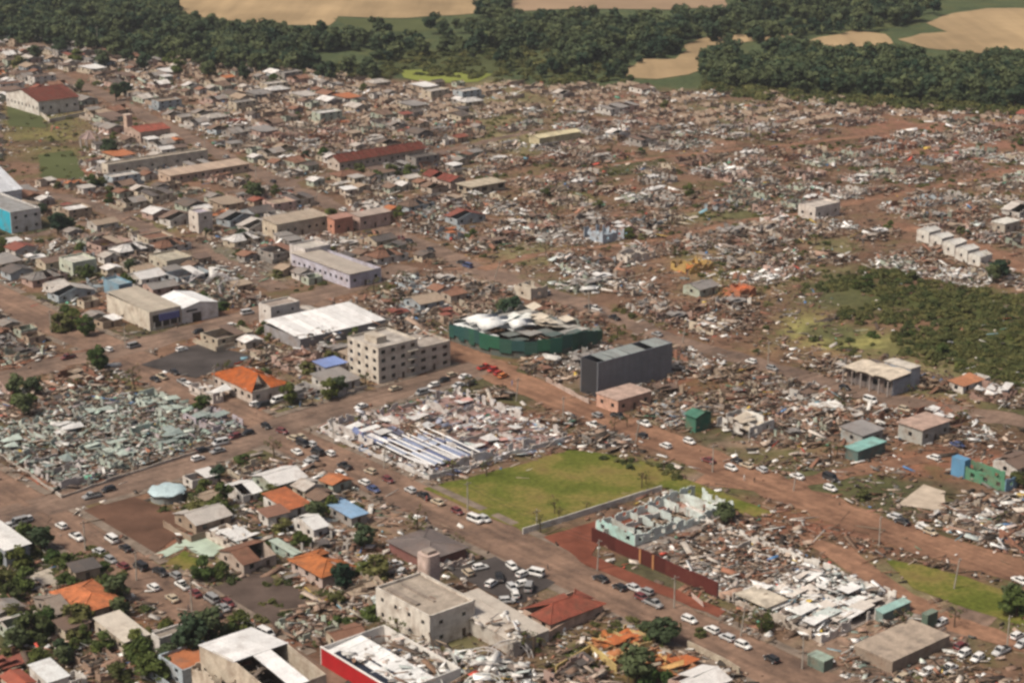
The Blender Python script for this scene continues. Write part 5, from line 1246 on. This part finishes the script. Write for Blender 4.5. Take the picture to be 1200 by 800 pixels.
# heaps of wreckage pushed together
for _ in range(230):
    x, y = random.uniform(430, 1200), random.uniform(112, 520); P = at(x, y)
    if not ok_ground(P, 3.0): continue
    n = random.randint(60, 150); r_ = random.uniform(3, 7); q = disc(P, r_, n, 0.6)
    debris(area_of(x, y), q, random.choice([P_MIX, P_RED, P_BROWN, P_BROWN, P_WOOD, P_WHITE]), (0.3, 0.45, 0.25), random.uniform(0.8, 1.2), random.uniform(0.8, 2.2))
# loose litter over the whole damaged ground
def litter(n):
    xs, ys = rng.uniform(-20, 1220, n), 95 + (820 - 95) * rng.random(n) ** 1.35
    P = np.array([at(x, y) for x, y in zip(xs, ys)])
    keep = poly_sd(P, TOWN) < 0
    for q in NOBUILD: keep &= (poly_sd(P, q) > 0) | (rng.random(n) < 0.006)
    for ln, wd in ROADW: keep &= (line_d(P, ln) > wd * 0.5) | (rng.random(n) < 0.5)
    weak = ((xs < 420) & (ys < 420)) | ((ys > 560) & (xs < 460)) | ((xs > 940) & (ys > 330) & (ys < 440))
    keep &= ~weak | (rng.random(n) < 0.9)
    keep &= rng.random(n) < np.clip((vnoise(P, 34) * .6 + vnoise(P, 13) * .4 - 0.28) * 3.2, 0.05, 1)
    return P[keep], xs[keep], ys[keep]
P, xs, ys = litter(66000)
P = clumped(P, 0.45, 5.0)
names = np.array([area_of(x, y) for x, y in zip(xs, ys)])
for nm in set(names):
    q = P[names == nm]
    debris(nm, q[::2], P_MIX, (0.26, 0.42, 0.32), 0.8, 0.25); debris(nm, q[1::2], P_BROWN + P_RED, (0.26, 0.34, 0.40), 0.85, 0.25)
flush_debris()

# ------------------------------------------------------------------ vehicles
def sec(x, z0, z1, hw, r=0.12):
    """cross section of a body: rounded box seen along the car"""
    return [(x, -hw + r, z0), (x, hw - r, z0), (x, hw, z0 + r), (x, hw, z1 - r * 1.6), (x, hw - r * 1.6, z1), (x, -hw + r * 1.6, z1), (x, -hw, z1 - r * 1.6), (x, -hw, z0 + r)]
def vehicle(kind):
    root = empty(kind, (0, 0, 0)); body, glass, top = MB(), MB(), MB()
    if kind == 'hatchback': L, hw, zt, cab = 3.9, 0.84, 0.92, (-1.85, -1.55, 0.45, 1.05)
    elif kind == 'sedan': L, hw, zt, cab = 4.5, 0.87, 0.92, (-1.55, -1.05, 0.55, 1.15)
    elif kind == 'pickup_truck': L, hw, zt, cab = 5.1, 0.90, 1.05, (-0.35, -0.15, 0.85, 1.45)
    else: L, hw, zt, cab = 4.7, 0.95, 1.10, (-2.25, -2.15, 1.10, 1.65)
    h = L / 2; roofz = {'hatchback': 1.48, 'sedan': 1.44, 'pickup_truck': 1.72, 'van': 1.95}[kind]
    body.loft([sec(-h, 0.42, zt - 0.08, hw - 0.10), sec(-h + 0.12, 0.30, zt, hw - 0.03), sec(-h + 0.7, 0.26, zt + 0.02, hw), sec(0, 0.24, zt + 0.02, hw), sec(cab[3], 0.25, zt, hw), sec(h - 0.35, 0.28, zt - 0.12, hw - 0.04), sec(h - 0.06, 0.34, zt - 0.22, hw - 0.12), sec(h, 0.42, zt - 0.30, hw - 0.18)], 'car_paint')
    g = lambda x, z, w_: [(x, -w_, z), (x, w_, z)]
    a, b, c, d = cab
    q = [(a, -hw + .05, zt), (d, -hw + .05, zt), (d, hw - .05, zt), (a, hw - .05, zt), (b, -hw + .20, roofz - .06), (c, -hw + .20, roofz - .06), (c, hw - .20, roofz - .06), (b, hw - .20, roofz - .06)]
    glass.hexa(q, 'glass')
    top.hexa([(b - .06, -hw + .17, roofz - .06), (c + .06, -hw + .17, roofz - .06), (c + .06, hw - .17, roofz - .06), (b - .06, hw - .17, roofz - .06), (b + .08, -hw + .26, roofz), (c - .08, -hw + .26, roofz), (c - .08, hw - .26, roofz), (b + .08, hw - .26, roofz)], 'car_paint')
    for y in (-1, 1):                                    # pillars
        for x0, x1 in ((a, b), (d, c), ((a + d) / 2 - .05, (b + c) / 2 - .05)):
            top.tube([(x0, y * (hw - .045), zt - 0.02), (x1, y * (hw - .19), roofz - .03)], 0.05, 'car_paint', 4)
    bo = body.build('body', root, (0.6, 0.6, 0.6), True)
    glass.build('windows', root); top.build('roof', root, (0.6, 0.6, 0.6))
    if kind == 'pickup_truck':
        mb = MB(); mb.box(-h + .2, -hw + .12, zt - .05, -0.45, hw - .12, zt + .032, 'tyre'); mb.build('load_bed', root)
    for x in (-h + 0.75, h - 0.78):
        for y in (-1, 1):
            ring = [[(x + r * math.cos(2 * math.pi * k / 10), yy, 0.31 + r * math.sin(2 * math.pi * k / 10)) for k in range(10)] for r, yy in ((0.31, y * (hw - .20)), (0.31, y * (hw + .012)))]
            mb = MB(); mb.loft(ring if y < 0 else ring, 'tyre'); wo = mb.build('wheel', root)
            mb = MB(); mb.prism([(x + 0.19 * math.cos(2 * math.pi * k / 8), 0.31 + 0.19 * math.sin(2 * math.pi * k / 8)) for k in range(8)], 0, 0.02, 'rim')
            mb.v = [(p[0], y * (hw + .015) + (p[2] if y > 0 else -p[2]), p[1]) for p in mb.v]; mb.build('rim', wo)
    for y in (-1, 1):
        mb = MB(); mb.box(h - .20, y * .55 - .16, zt - .36, h - .03, y * .55 + .16, zt - .22, 'lamp_glass'); mb.build('headlight', root)
        mb = MB(); mb.box(-h - .01, y * .6 - .12, zt - .28, -h + .06, y * .6 + .12, zt - .10, 'tail_glass'); mb.build('taillight', root)
    return root
VP = {k: vehicle(k) for k in ('hatchback', 'sedan', 'pickup_truck', 'van')}
PAINT = {'w': ('white', (0.64, 0.63, 0.61)), 'k': ('black', (0.02, 0.02, 0.022)), 'g': ('grey', (0.24, 0.24, 0.24)), 's': ('silver', (0.46, 0.46, 0.46)), 'r': ('red', (0.38, 0.03, 0.02)), 'b': ('dark blue', (0.05, 0.07, 0.16)), 't': ('beige', (0.40, 0.33, 0.24)), 'o': ('orange', (0.50, 0.16, 0.04)), 'd': ('maroon', (0.13, 0.03, 0.03))}
CARS = {  # row: (where in words, heading against the street grid, list of (x, y, paint))
 'street': ('on the street below the bare lot', 'A', '72,617w 90,630w 131,633w 147,643k 116,647s 130,657g 144,664w 165,665k 188,671k 206,675g 214,687w 229,696w 180,689w 202,702t 236,724w 253,720k 262,713g 268,708w 287,730w 312,744w 248,703g 335,762s 220,742g'),
 'field': ('on the avenue beside the grass field', 'A', '481,575w 497,582k 513,589t 536,600w 557,610w 568,609s'),
 'wall': ('on the avenue beside the maroon wall', 'A', '704,679k 726,689k 743,690s 752,701d 766,708w 757,694g'),
 'lower': ('on the avenue below the market ruin', 'A', '808,727w 834,739w 852,748s 871,757w 904,773k'),
 'junction': ('on the avenue by the blue sheet wreckage', 'A', '353,513t 365,521s 348,530w 355,521k 367,538g 372,531k 387,532w 404,547k 400,556w 434,553t 455,563d 427,566w 438,574w 331,506d 343,514t 312,500k 362,544s'),
 'upper': ('at the avenue junction near the torn orange roof', 'A', '190,442t 214,448g 205,437k 182,445k 222,452w 110,430t 127,410w'),
 'cross': ('on the cross street by the blue sign store', 'B', '80,419w 157,406g 270,382w 290,367s 232,389k 213,410w 300,474w 325,470w 318,462g 308,476k'),
 'rubble': ('along the wall of the mint rubble block', 'B', '238,528k 255,529g 258,520s 275,512d 290,508k 232,538w 127,574k 108,582g'),
 'shops': ('in the mud before the apartment block', 'B', '568,431r 577,434r 585,438r 590,441o 545,442w 530,440t 520,446k 423,477w 463,456t 495,461g 508,452w 552,450k 537,452s'),
 'dirt': ('on the churned dirt road', 'A', '697,499w 724,488k 755,497w 752,511k 780,523w 808,518w 830,540w 857,549w 875,546t 893,551s 863,541k 700,487g'),
 'right': ('beside the dirt cross street', 'A', '934,559w 973,573w 973,561k 1094,537w 1122,522b 1081,619w 1057,612k 1090,624t 1195,681w 1160,604g 1048,606s'),
 'park': ('in the small dirt car park by the platform', 'B', '1129,767w 1145,772w 1173,764w 1087,788w 1111,785w 1056,796w 1102,731w 1192,746w 1197,756s 1126,758d'),
 'yard': ('in the dark asphalt yard behind the cream block', 'C', '563,666w 576,685w 600,665w 613,674w 627,673w 600,690s 610,686w 604,698w 594,705s 585,678k 548,672t 620,690g 463,662w 471,671w'),
 'left': ('parked in a row beside the grey blue house', 'B', '3,621w 12,618s 22,613w 30,610w'),
 'far': ('on the pale road through the flattened houses', 'A', '540,308k 548,312w 480,283k 470,279d 505,293k 698,362w 720,373k 880,424w 905,432g 990,455k 1020,470w 430,258w 402,246w 320,213k 232,170w 265,184g 690,360k 640,343s 770,392g 1060,480w 1130,488g'),
}
for row, (where, hd, txt) in CARS.items():
    for it in txt.split():
        xy, pc = it[:-1], it[-1]
        if pc == 'w' and random.random() < 0.28: pc = random.choice('sgtsbd')
        x, y = map(float, xy.split(',')); pn, pr_ = PAINT[pc]
        kind = random.choices(list(VP), [50, 25, 13, 8])[0]
        o = copy_tree(VP[kind], {'body': pr_, 'roof': pr_})
        P = at(x, y + 1.5); ang = THETA + {'A': R(90), 'B': 0, 'C': random.uniform(0, 3)}[hd] + random.choice((0, math.pi)) + random.gauss(0, 0.07 if hd != 'C' else 0.5)
        o.location = (P[0], P[1], 0.045 + (0.12 if row in ('yard',) else 0.03)); o.rotation_euler = (0, 0, ang)
        tag(o, f"{pn} {kind.replace('_', ' ')} {where}", 'car', 'vehicles ' + where)
kill(*VP.values())

# ------------------------------------------------------------------ trees
def leaves(mb, c, rad, n, size, mat, rs):
    for _ in range(n):
        d = rs.normal(0, 1, 3); d /= np.linalg.norm(d); r = rad * (0.45 + 0.55 * rs.random() ** 0.5)
        p = np.array(c) + d * r * np.array((1, 1, 0.75))
        nn = d + rs.normal(0, 0.6, 3) + (0, 0, 0.3); nn /= np.linalg.norm(nn)
        u = np.cross(nn, (0.3, 0.2, 1)); u /= np.linalg.norm(u); v = np.cross(nn, u); s_ = size * rs.uniform(0.6, 1.3)
        mb.poly([tuple(p + s_ * (a * u + b * v)) for a, b in ((-.5, -.35), (.5, -.25), (.45, .4), (-.4, .35))], mat)
def tree_proto(seed, h, rad, mat, nclump=16, per=60, size=0.6, trunk=True):
    rs = np.random.default_rng(seed); root = empty('tree', (0, 0, 0))
    tr = MB(); top = h - rad * 0.9
    tr.tube([(0, 0, -0.2), (0.1, 0.05, top * .5), (0.15, -0.1, top), (0.0, 0.0, h - rad * .4)], [0.28, 0.22, 0.17, 0.06], 'bark', 6)
    cr = MB()
    for k in range(nclump):
        a = rs.uniform(0, 2 * math.pi); e = rs.uniform(-0.85, 1.0); rr = rad * rs.uniform(0.35, 0.85)
        c = (math.cos(a) * rr * math.cos(e), math.sin(a) * rr * math.cos(e), h - rad * 0.95 + rad * 0.8 * math.sin(e) * rs.uniform(.7, 1.2))
        if k % 3 == 0: tr.tube([(0.12, 0, top * rs.uniform(.7, 1)), (c[0] * .6, c[1] * .6, c[2] - .3), c], [0.11, 0.07, 0.03], 'bark', 4)
        leaves(cr, c, rad * rs.uniform(0.28, 0.5), per, size, mat, rs)
    tr.build('trunk', root); cr.build('crown', root)
    return root
def bare_proto(seed, h):
    rs = np.random.default_rng(seed); root = empty('broken_tree', (0, 0, 0)); tr = MB(); lean = rs.uniform(-.5, .5)
    tr.tube([(0, 0, -0.2), (lean * .5, 0, h * .5), (lean, 0.1, h * .9)], [0.26, 0.2, 0.09], 'bark', 6); tr.build('trunk', root)
    br = MB()
    for k in range(9):
        a = rs.uniform(0, 2 * math.pi); z = h * rs.uniform(.4, .88); l = rs.uniform(1.0, 2.6)
        p1 = (lean * z / h + math.cos(a) * l * .6, math.sin(a) * l * .6, z + l * .5); p2 = (p1[0] + math.cos(a + .4) * l * .5, p1[1] + math.sin(a + .4) * l * .5, p1[2] + rs.uniform(-.2, .7))
        br.tube([(lean * z / h, 0, z), p1, p2], [0.09, 0.06, 0.02], 'bark', 4)
        leaves(br, p2, 0.8, 12, 0.45, 'leaf_brown' if k % 2 else 'leaf', rs)
    br.build('branches', root)
    return root
TP = [tree_proto(1, 5.2, 2.8, 'leaf'), tree_proto(2, 6.0, 2.9, 'leaf', 18), tree_proto(3, 4.4, 2.7, 'leaf_scrub'), tree_proto(4, 6.4, 2.8, 'leaf_forest', 20), tree_proto(5, 3.2, 2.6, 'leaf', 14)]
BP = [bare_proto(k, h) for k, h in ((1, 5.5), (2, 6.5), (3, 4.5))]
TN = ['round-crowned green tree', 'tall green tree', 'olive brown tree', 'dark green tree', 'low bushy green tree']
def plant(x, y, r, kind=None, bare=False):
    P = at(x, y)
    k = random.randrange(5) if kind is None else kind
    o = copy_tree(BP[k % 3] if bare else TP[k])
    s_ = (r / 2.9) if not bare else r
    o.location = (P[0], P[1], 0); o.rotation_euler = (0, 0, random.uniform(0, 6.28)); o.scale = (s_, s_, s_ * random.uniform(0.85, 1.1))
    nm = (('small ' if r < .75 else 'tall ' if r > .95 else '') + 'storm-stripped broken tree') if bare else (('small ' if r < 2.2 else 'large ' if r > 3.6 else '') + TN[k])
    tag(o, near_label(nm, P), 'tree', 'storm-stripped trees' if bare else 'trees standing in the town')
for t_ in """8,657,3.5 22,670,3 5,692,4 30,692,3 38,750,4.3 55,740,3 15,725,3 85,738,4.3,2 95,729,3.5,2 165,776,3.5 158,764,3 182,796,4 200,788,4 225,770,4 245,760,4 268,750,4 281,744,3.4 78,684,3,4 100,670,3,4 60,657,2.6 120,667,2,4
235,608,4 250,604,4.4 262,593,3 225,600,3 440,678,4 430,670,3 400,693,3 395,708,2.6,2 765,752,3 776,756,3.4 758,749,2 745,799,4 770,804,4 115,434,3.5 112,426,2.5 28,474,4 20,466,3 40,466,3 28,489,3 70,388,4 85,384,4 100,393,3.5 236,481,2.5 241,478,2
385,468,3 398,463,2.6 68,275,4.6,3 80,271,3 105,327,2.6 300,235,4,3 292,231,3 130,228,3,2 118,218,3.5,2 150,228,3,2 128,183,4,3 136,118,4,3 146,113,4,3 95,108,3 601,374,4,3 592,369,3 1191,722,4 1186,716,3 30,640,3 48,646,3 12,705,3,2 140,795,3 1010,585,2,2 820,745,1.6 640,230,3,2 700,245,3,2 420,205,4 440,210,4 460,206,4 480,208,3.5
405,208,3.5 1172,328,4,3 1163,332,3,3 40,72,5,3 70,66,5,3 90,74,5 120,80,5,3 170,84,5,3 210,88,5 245,92,5,3 20,80,5 285,96,4,3 320,100,4 150,76,5,3 200,76,5 255,80,5,3 300,86,5,3""".split():
    q = t_.split(','); plant(float(q[0]), float(q[1]), float(q[2]), int(q[3]) if len(q) > 3 else None)
for x, y, s_ in ((650, 602, .6), (655, 606, .5), (688, 598, .5), (752, 572, .7), (757, 568, .5), (570, 558, .8), (765, 752, .7), (785, 748, .9), (892, 742, 1.0), (866, 735, .7), (735, 500, .6), (720, 505, .6), (1118, 735, .7), (640, 300, 1), (560, 240, 1)):
    plant(x, y, s_, None, True)
for _ in range(640):
    x, y = (random.uniform(0, 1200) if _ < 260 else random.uniform(0, 500)), random.uniform(85, 790)
    left = x < 430 and (y < 420 or y > 560)
    P = at(x, y)
    if not ok_ground(P, 2.0) or not free(P, 1, 1): continue
    if left or random.random() < 0.25: plant(x, y, random.uniform(1.6, 3.2))
    else: plant(x, y, random.uniform(0.6, 1.0), None, True)
for _ in range(26):                                        # scrub gully
    P = in_poly([(960, 345), (1010, 315), (1100, 332), (1210, 355), (1210, 450), (1130, 435), (1020, 400)], 1)[0]; x, y = px(*P)
    plant(x, y, random.uniform(1.4, 2.8), random.choice([0, 2, 2, 2, 4]))
# far wood: one mass, with the trees along its rim standing as things of their own
fcol = bpy.data.collections.new('wood_models')
for i in range(4):
    r_ = tree_proto(20 + i, 9 + i % 2 * 2, 4.2, 'leaf_forest', 15, 34, 1.25)
    cr = [c for c in r_.children if c.name.startswith('crown')][0]
    m_ = bpy.data.objects.new('wood_tree', cr.data); fcol.objects.link(m_)
    if i < 2: TP.append(r_); TN.append('dark spreading tree' if i else 'tall dark tree')
    else: kill(r_)
scol = bpy.data.collections.new('scrub_models')
for i in range(3):
    cr = MB(); rs = np.random.default_rng(50 + i)
    for k in range(7): leaves(cr, (rs.uniform(-1.2, 1.2), rs.uniform(-1.2, 1.2), rs.uniform(0.2, 0.9)), 0.8, 26, 0.5, 'leaf_scrub', rs)
    scol.objects.link(bpy.data.objects.new('scrub_clump', cr.mesh('scrub_clump')))
def mass(name, label, cat, pts, coll, smin, smax):
    me = bpy.data.meshes.new(name); me.from_pydata([(p[0], p[1], 0.0) for p in pts], [], [])
    o = tag(link(name, me), label, cat, kind='stuff')
    g = bpy.data.node_groups.new(name, 'GeometryNodeTree')
    g.interface.new_socket('Geometry', in_out='INPUT', socket_type='NodeSocketGeometry'); g.interface.new_socket('Geometry', in_out='OUTPUT', socket_type='NodeSocketGeometry')
    gi, go = g.nodes.new('NodeGroupInput'), g.nodes.new('NodeGroupOutput')
    ci = g.nodes.new('GeometryNodeCollectionInfo'); ci.inputs['Collection'].default_value = coll; ci.inputs['Separate Children'].default_value = True; ci.inputs['Reset Children'].default_value = True
    ip = g.nodes.new('GeometryNodeInstanceOnPoints'); ip.inputs['Pick Instance'].default_value = True
    rv = g.nodes.new('FunctionNodeRandomValue'); rv.data_type = 'FLOAT'
    for sck, v in zip([q for q in rv.inputs if q.type == 'VALUE' and q.name in ('Min', 'Max')], (smin, smax)): sck.default_value = v
    rr_ = g.nodes.new('FunctionNodeRandomValue'); rr_.data_type = 'FLOAT_VECTOR'
    vv = [q for q in rr_.inputs if q.type == 'VECTOR']; vv[0].default_value = (0, 0, 0); vv[1].default_value = (0.15, 0.15, 6.28)
    rr_.inputs['Seed'].default_value = 5
    g.links.new(gi.outputs[0], ip.inputs['Points']); g.links.new(ci.outputs[0], ip.inputs['Instance'])
    g.links.new([q for q in rr_.outputs if q.type == 'VECTOR'][0], ip.inputs['Rotation']); g.links.new([q for q in rv.outputs if q.type == 'VALUE'][0], ip.inputs['Scale'])
    g.links.new(ip.outputs[0], go.inputs[0])
    o.modifiers.new('scatter', 'NODES').node_group = g
    return o
WOODS = [([(-60, -60), (195, -60), (205, 26), (260, 40), (330, 46), (395, 44), (420, 52), (430, 60), (330, 66), (250, 62), (140, 46), (60, 38), (-60, 30)], 2600, 'dark wood along the upper edge of the standing quarter'),
         ([(568, -60), (592, -60), (596, 26), (640, 28), (760, 30), (850, 22), (940, -20), (1090, -60), (1330, -60), (1330, 2), (1150, -12), (1090, 2), (1010, 10), (930, 18), (845, 30), (800, 54), (780, 72), (745, 76), (722, 84), (660, 82), (645, 62), (560, 56), (545, 36), (566, 18)], 3000, 'dark wood between the tan fields and the earth cutting'),
         ([(826, 74), (930, 64), (940, 72), (1010, 72), (1060, 72), (1120, 78), (1330, 82), (1330, 130), (1200, 126), (1050, 118), (900, 106), (826, 96)], 1500, 'dark wood behind the reddish wreckage')]
WOODS += [([(395, 44), (560, 38), (600, 60), (720, 84), (740, 98), (640, 92), (560, 78), (430, 72)], 100, 'thin wood and thicket between the meadows'), ([(840, 22), (1080, 2), (1100, 20), (1050, 34), (930, 46), (830, 60)], 260, 'scattered thicket beyond the earth cutting'), ([(0, 40), (140, 50), (330, 72), (460, 92), (400, 98), (200, 74), (0, 52)], 240, 'thin row of garden trees at the upper edge of town')]
for pts, n, lb in WOODS:
    q = in_poly(dens(pts, 1), n)
    mass('far_wood', lb, 'wood', q[vnoise(q, 26) * .6 + vnoise(q, 11) * .4 > 0.37], fcol, 0.45, 1.45)
rim = [(826 + k * 9.5 + random.uniform(-3, 3), 98 + k * 0.75 + random.uniform(-2, 3)) for k in range(40)] + [(1090 + k * 12, 76 + k * .6) for k in range(10)] + [(205 + k * 13, 31 + k * 1.3 + random.uniform(-2, 2)) for k in range(18)] + [(430 + k * 12, 74 + random.uniform(-4, 4)) for k in range(4)] + [(20 + k * 17, 36 + k * 2 + random.uniform(-2, 2)) for k in range(18)]
for x, y in rim: plant(x, y, random.uniform(2.0, 3.4), random.choice([3, 5, 6]))
qs = np.concatenate([in_poly([(950, 340), (1010, 312), (1100, 330), (1230, 352), (1230, 462), (1130, 442), (1020, 405), (960, 388)], 1300), in_poly([(880, 385), (960, 365), (1040, 385), (1050, 412), (930, 430)], 120)])
qs = qs[vnoise(qs, 18) + (np.array([px(*p_)[0] for p_ in qs]) - 1080) / 420 + rng.normal(0, .08, len(qs)) > 0.30]
rimq = np.concatenate([in_poly(q_, n_) for q_, n_ in (([(826, 92), (900, 104), (1050, 117), (1210, 126), (1210, 138), (1050, 128), (880, 116), (820, 106)], 420), ([(0, 30), (140, 46), (330, 68), (460, 84), (460, 98), (330, 84), (130, 58), (0, 44)], 380), ([(440, 62), (640, 60), (720, 84), (740, 102), (600, 98), (450, 86)], 300))])
mass('thicket', 'low thicket between the woods and the edge of town', 'thicket', rimq, scol, 0.8, 2.6)
mass('scrub', 'low green scrub filling the gully beside the villa', 'scrub', qs, scol, 0.35, 1.3)
q = np.concatenate([in_poly(p_, n_) for p_, n_ in (([(0, 640), (60, 645), (130, 690), (60, 705), (60, 800), (0, 800)], 130), ([(150, 750), (290, 738), (250, 785), (150, 800)], 60), ([(620, 745), (760, 722), (820, 760), (760, 800), (640, 800)], 50), ([(225, 590), (275, 590), (260, 620), (230, 612)], 40), ([(60, 655), (115, 640), (150, 680), (100, 690)], 40), ([(0, 50), (350, 85), (350, 110), (0, 80)], 160), ([(690, 530), (800, 548), (800, 565), (760, 560)], 20))])
qb = np.concatenate([in_poly([(430, 110), (820, 115), (1200, 140), (1200, 300), (900, 350), (560, 320), (450, 230)], 1500), in_poly([(560, 320), (900, 350), (900, 420), (700, 400)], 160), in_poly([(0, 90), (430, 110), (430, 330), (0, 400)], 700), in_poly([(0, 620), (440, 560), (480, 700), (300, 800), (0, 800)], 160)])
qb = qb[(vnoise(qb, 40) > 0.46) & np.all([line_d(qb, ln) > wd * .5 for ln, wd in ROADW], axis=0)]
qb = qb[[free((p_[0], p_[1]), .5, .5) for p_ in qb]]
mass('brush', 'torn brush and weeds scattered between the wrecked houses', 'brush', qb, scol, 0.35, 1.15)
mass('garden_shrubs', 'low garden shrubs and weeds between the houses', 'shrubs', q, scol, 0.35, 0.95)
kill(*(TP + BP))

# ------------------------------------------------------------------ poles and people
def pole(x, y, h=8.5, lean=0.0, where=''):
    P = at(x, y); root = empty('utility_pole', (P[0], P[1], 0), THETA + random.gauss(0, .2)); root.rotation_euler[0] = lean
    mb = MB(); mb.tube([(0, 0, -0.3), (0, 0, h)], [0.20, 0.13], 'concrete', 6); mb.build('shaft', root, (0.42, 0.38, 0.33))
    mb = MB(); mb.box(-1.0, -0.17, h - 0.75, 1.0, -0.05 - 0.09, h - 0.6, 'timber'); mb.build('crossarm', root, (0.20, 0.15, 0.11))
    for k in (-.9, -.45, .45, .9):
        mb = MB(); mb.tube([(k, -0.155, h - 0.6), (k, -0.155, h - 0.42)], 0.06, 'painted', 5); mb.build('insulator', root, (0.6, 0.58, 0.55))
    tag(root, near_label(('leaning' if abs(lean) > .12 else 'upright') + ' concrete utility pole', P), 'pole', 'utility poles')
for x, y, h, ln in ((629, 618, 5, 0), (450, 549, 8, .1), (548, 598, 8, 0), (700, 668, 8, .05), (790, 712, 8, 0), (868, 745, 8, .15), (940, 783, 8, 0), (392, 520, 8, -.1), (147, 408, 8.5, 0), (250, 455, 8, .2), (60, 390, 8, 0), (100, 645, 8, 0), (160, 680, 8, .05), (225, 720, 8, 0), (300, 765, 8, 0),
                    (605, 470, 8, .2), (660, 495, 8, 0), (745, 518, 8, .3), (835, 553, 8, 0), (930, 575, 8, .1), (1030, 640, 8, 0), (1118, 690, 8, .1), (300, 208, 8, 0), (240, 175, 8, 0), (370, 238, 8, .2), (470, 282, 8, 0), (580, 326, 8, .4), (690, 366, 8, 0), (800, 402, 8, .2), (900, 428, 8, 0), (1180, 760, 8, 0), (115, 60, 16, 0)):
    pole(x, y, h, ln)
def cables(pts, label, h=7.4):
    for side in (-0.9, 0.9):
        mb = MB(); line = []
        for (xa, ya), (xb_, yb) in zip(pts[:-1], pts[1:]):
            a, b = at(xa, ya), at(xb_, yb)
            for k in range(8):
                q = k / 8; line.append((a[0] + (b[0] - a[0]) * q + UB[0] * side, a[1] + (b[1] - a[1]) * q + UB[1] * side, h - 4 * q * (1 - q) * 1.1))
        mb.tube(line, 0.035, 'tyre', 4)
        tag(mb.build('power_cable'), ('inner' if side > 0 else 'outer') + ' sagging black power cable ' + label, 'cable')
cables([(450, 549), (548, 598), (700, 668), (790, 712), (868, 745), (940, 783)], 'strung between poles along the avenue')
cables([(100, 645), (160, 680), (225, 720), (300, 765)], 'strung between poles along the car-lined street')
def person(x, y, shirt, trousers, label):
    P = at(x, y); ev = BODY.copy(); ev.materials.clear()
    for c in (shirt, trousers, (0.30, 0.18, 0.12), (0.03, 0.022, 0.018)): ev.materials.append(plain('cloth' + str(len(MATS)), c, 0.9))
    o = link('person', ev)
    o.location = (P[0], P[1], 0.06); o.rotation_euler = (0, 0, random.uniform(0, 6.28)); tag(o, label, 'person')
for a_ in ((642, 668, (0.03, 0.03, 0.04), (0.04, 0.04, 0.06), 'person in dark clothes crossing the avenue near the parked yard cars'), (221, 716, (0.05, 0.05, 0.06), (0.03, 0.03, 0.04), 'person in dark clothes standing on the street below the empty lot'),
           (500, 588, (0.4, 0.1, 0.08), (0.05, 0.05, 0.08), 'person in red shirt walking on the avenue beside the field'), (872, 563, (0.5, 0.5, 0.5), (0.05, 0.06, 0.1), 'person in pale shirt walking on the churned dirt road'),
           (600, 452, (0.1, 0.15, 0.3), (0.04, 0.04, 0.05), 'person in blue shirt standing before the dark green hall'), (884, 566, (0.05, 0.05, 0.05), (0.06, 0.05, 0.05), 'person in black shirt walking on the churned dirt road')):
    person(*a_)

# ------------------------------------------------------------------ air
HAZE = 0.00006
if HAZE:
    m = bpy.data.materials.new('haze'); m.use_nodes = True; MATS['haze'] = m; t = m.node_tree; t.nodes.clear()
    out = t.nodes.new('ShaderNodeOutputMaterial'); v = t.nodes.new('ShaderNodeVolumePrincipled')
    v.inputs['Color'].default_value = (0.86, 0.90, 0.94, 1); v.inputs['Density'].default_value = HAZE; v.inputs['Anisotropy'].default_value = 0.2
    t.links.new(v.outputs[0], out.inputs['Volume'])
    mb = MB(); mb.box(-9600, -3600, -1.6, 9600, 14600, 188, 'haze')
    tag(mb.build('haze'), 'thin pale haze lying over the whole town', 'haze', kind='stuff')
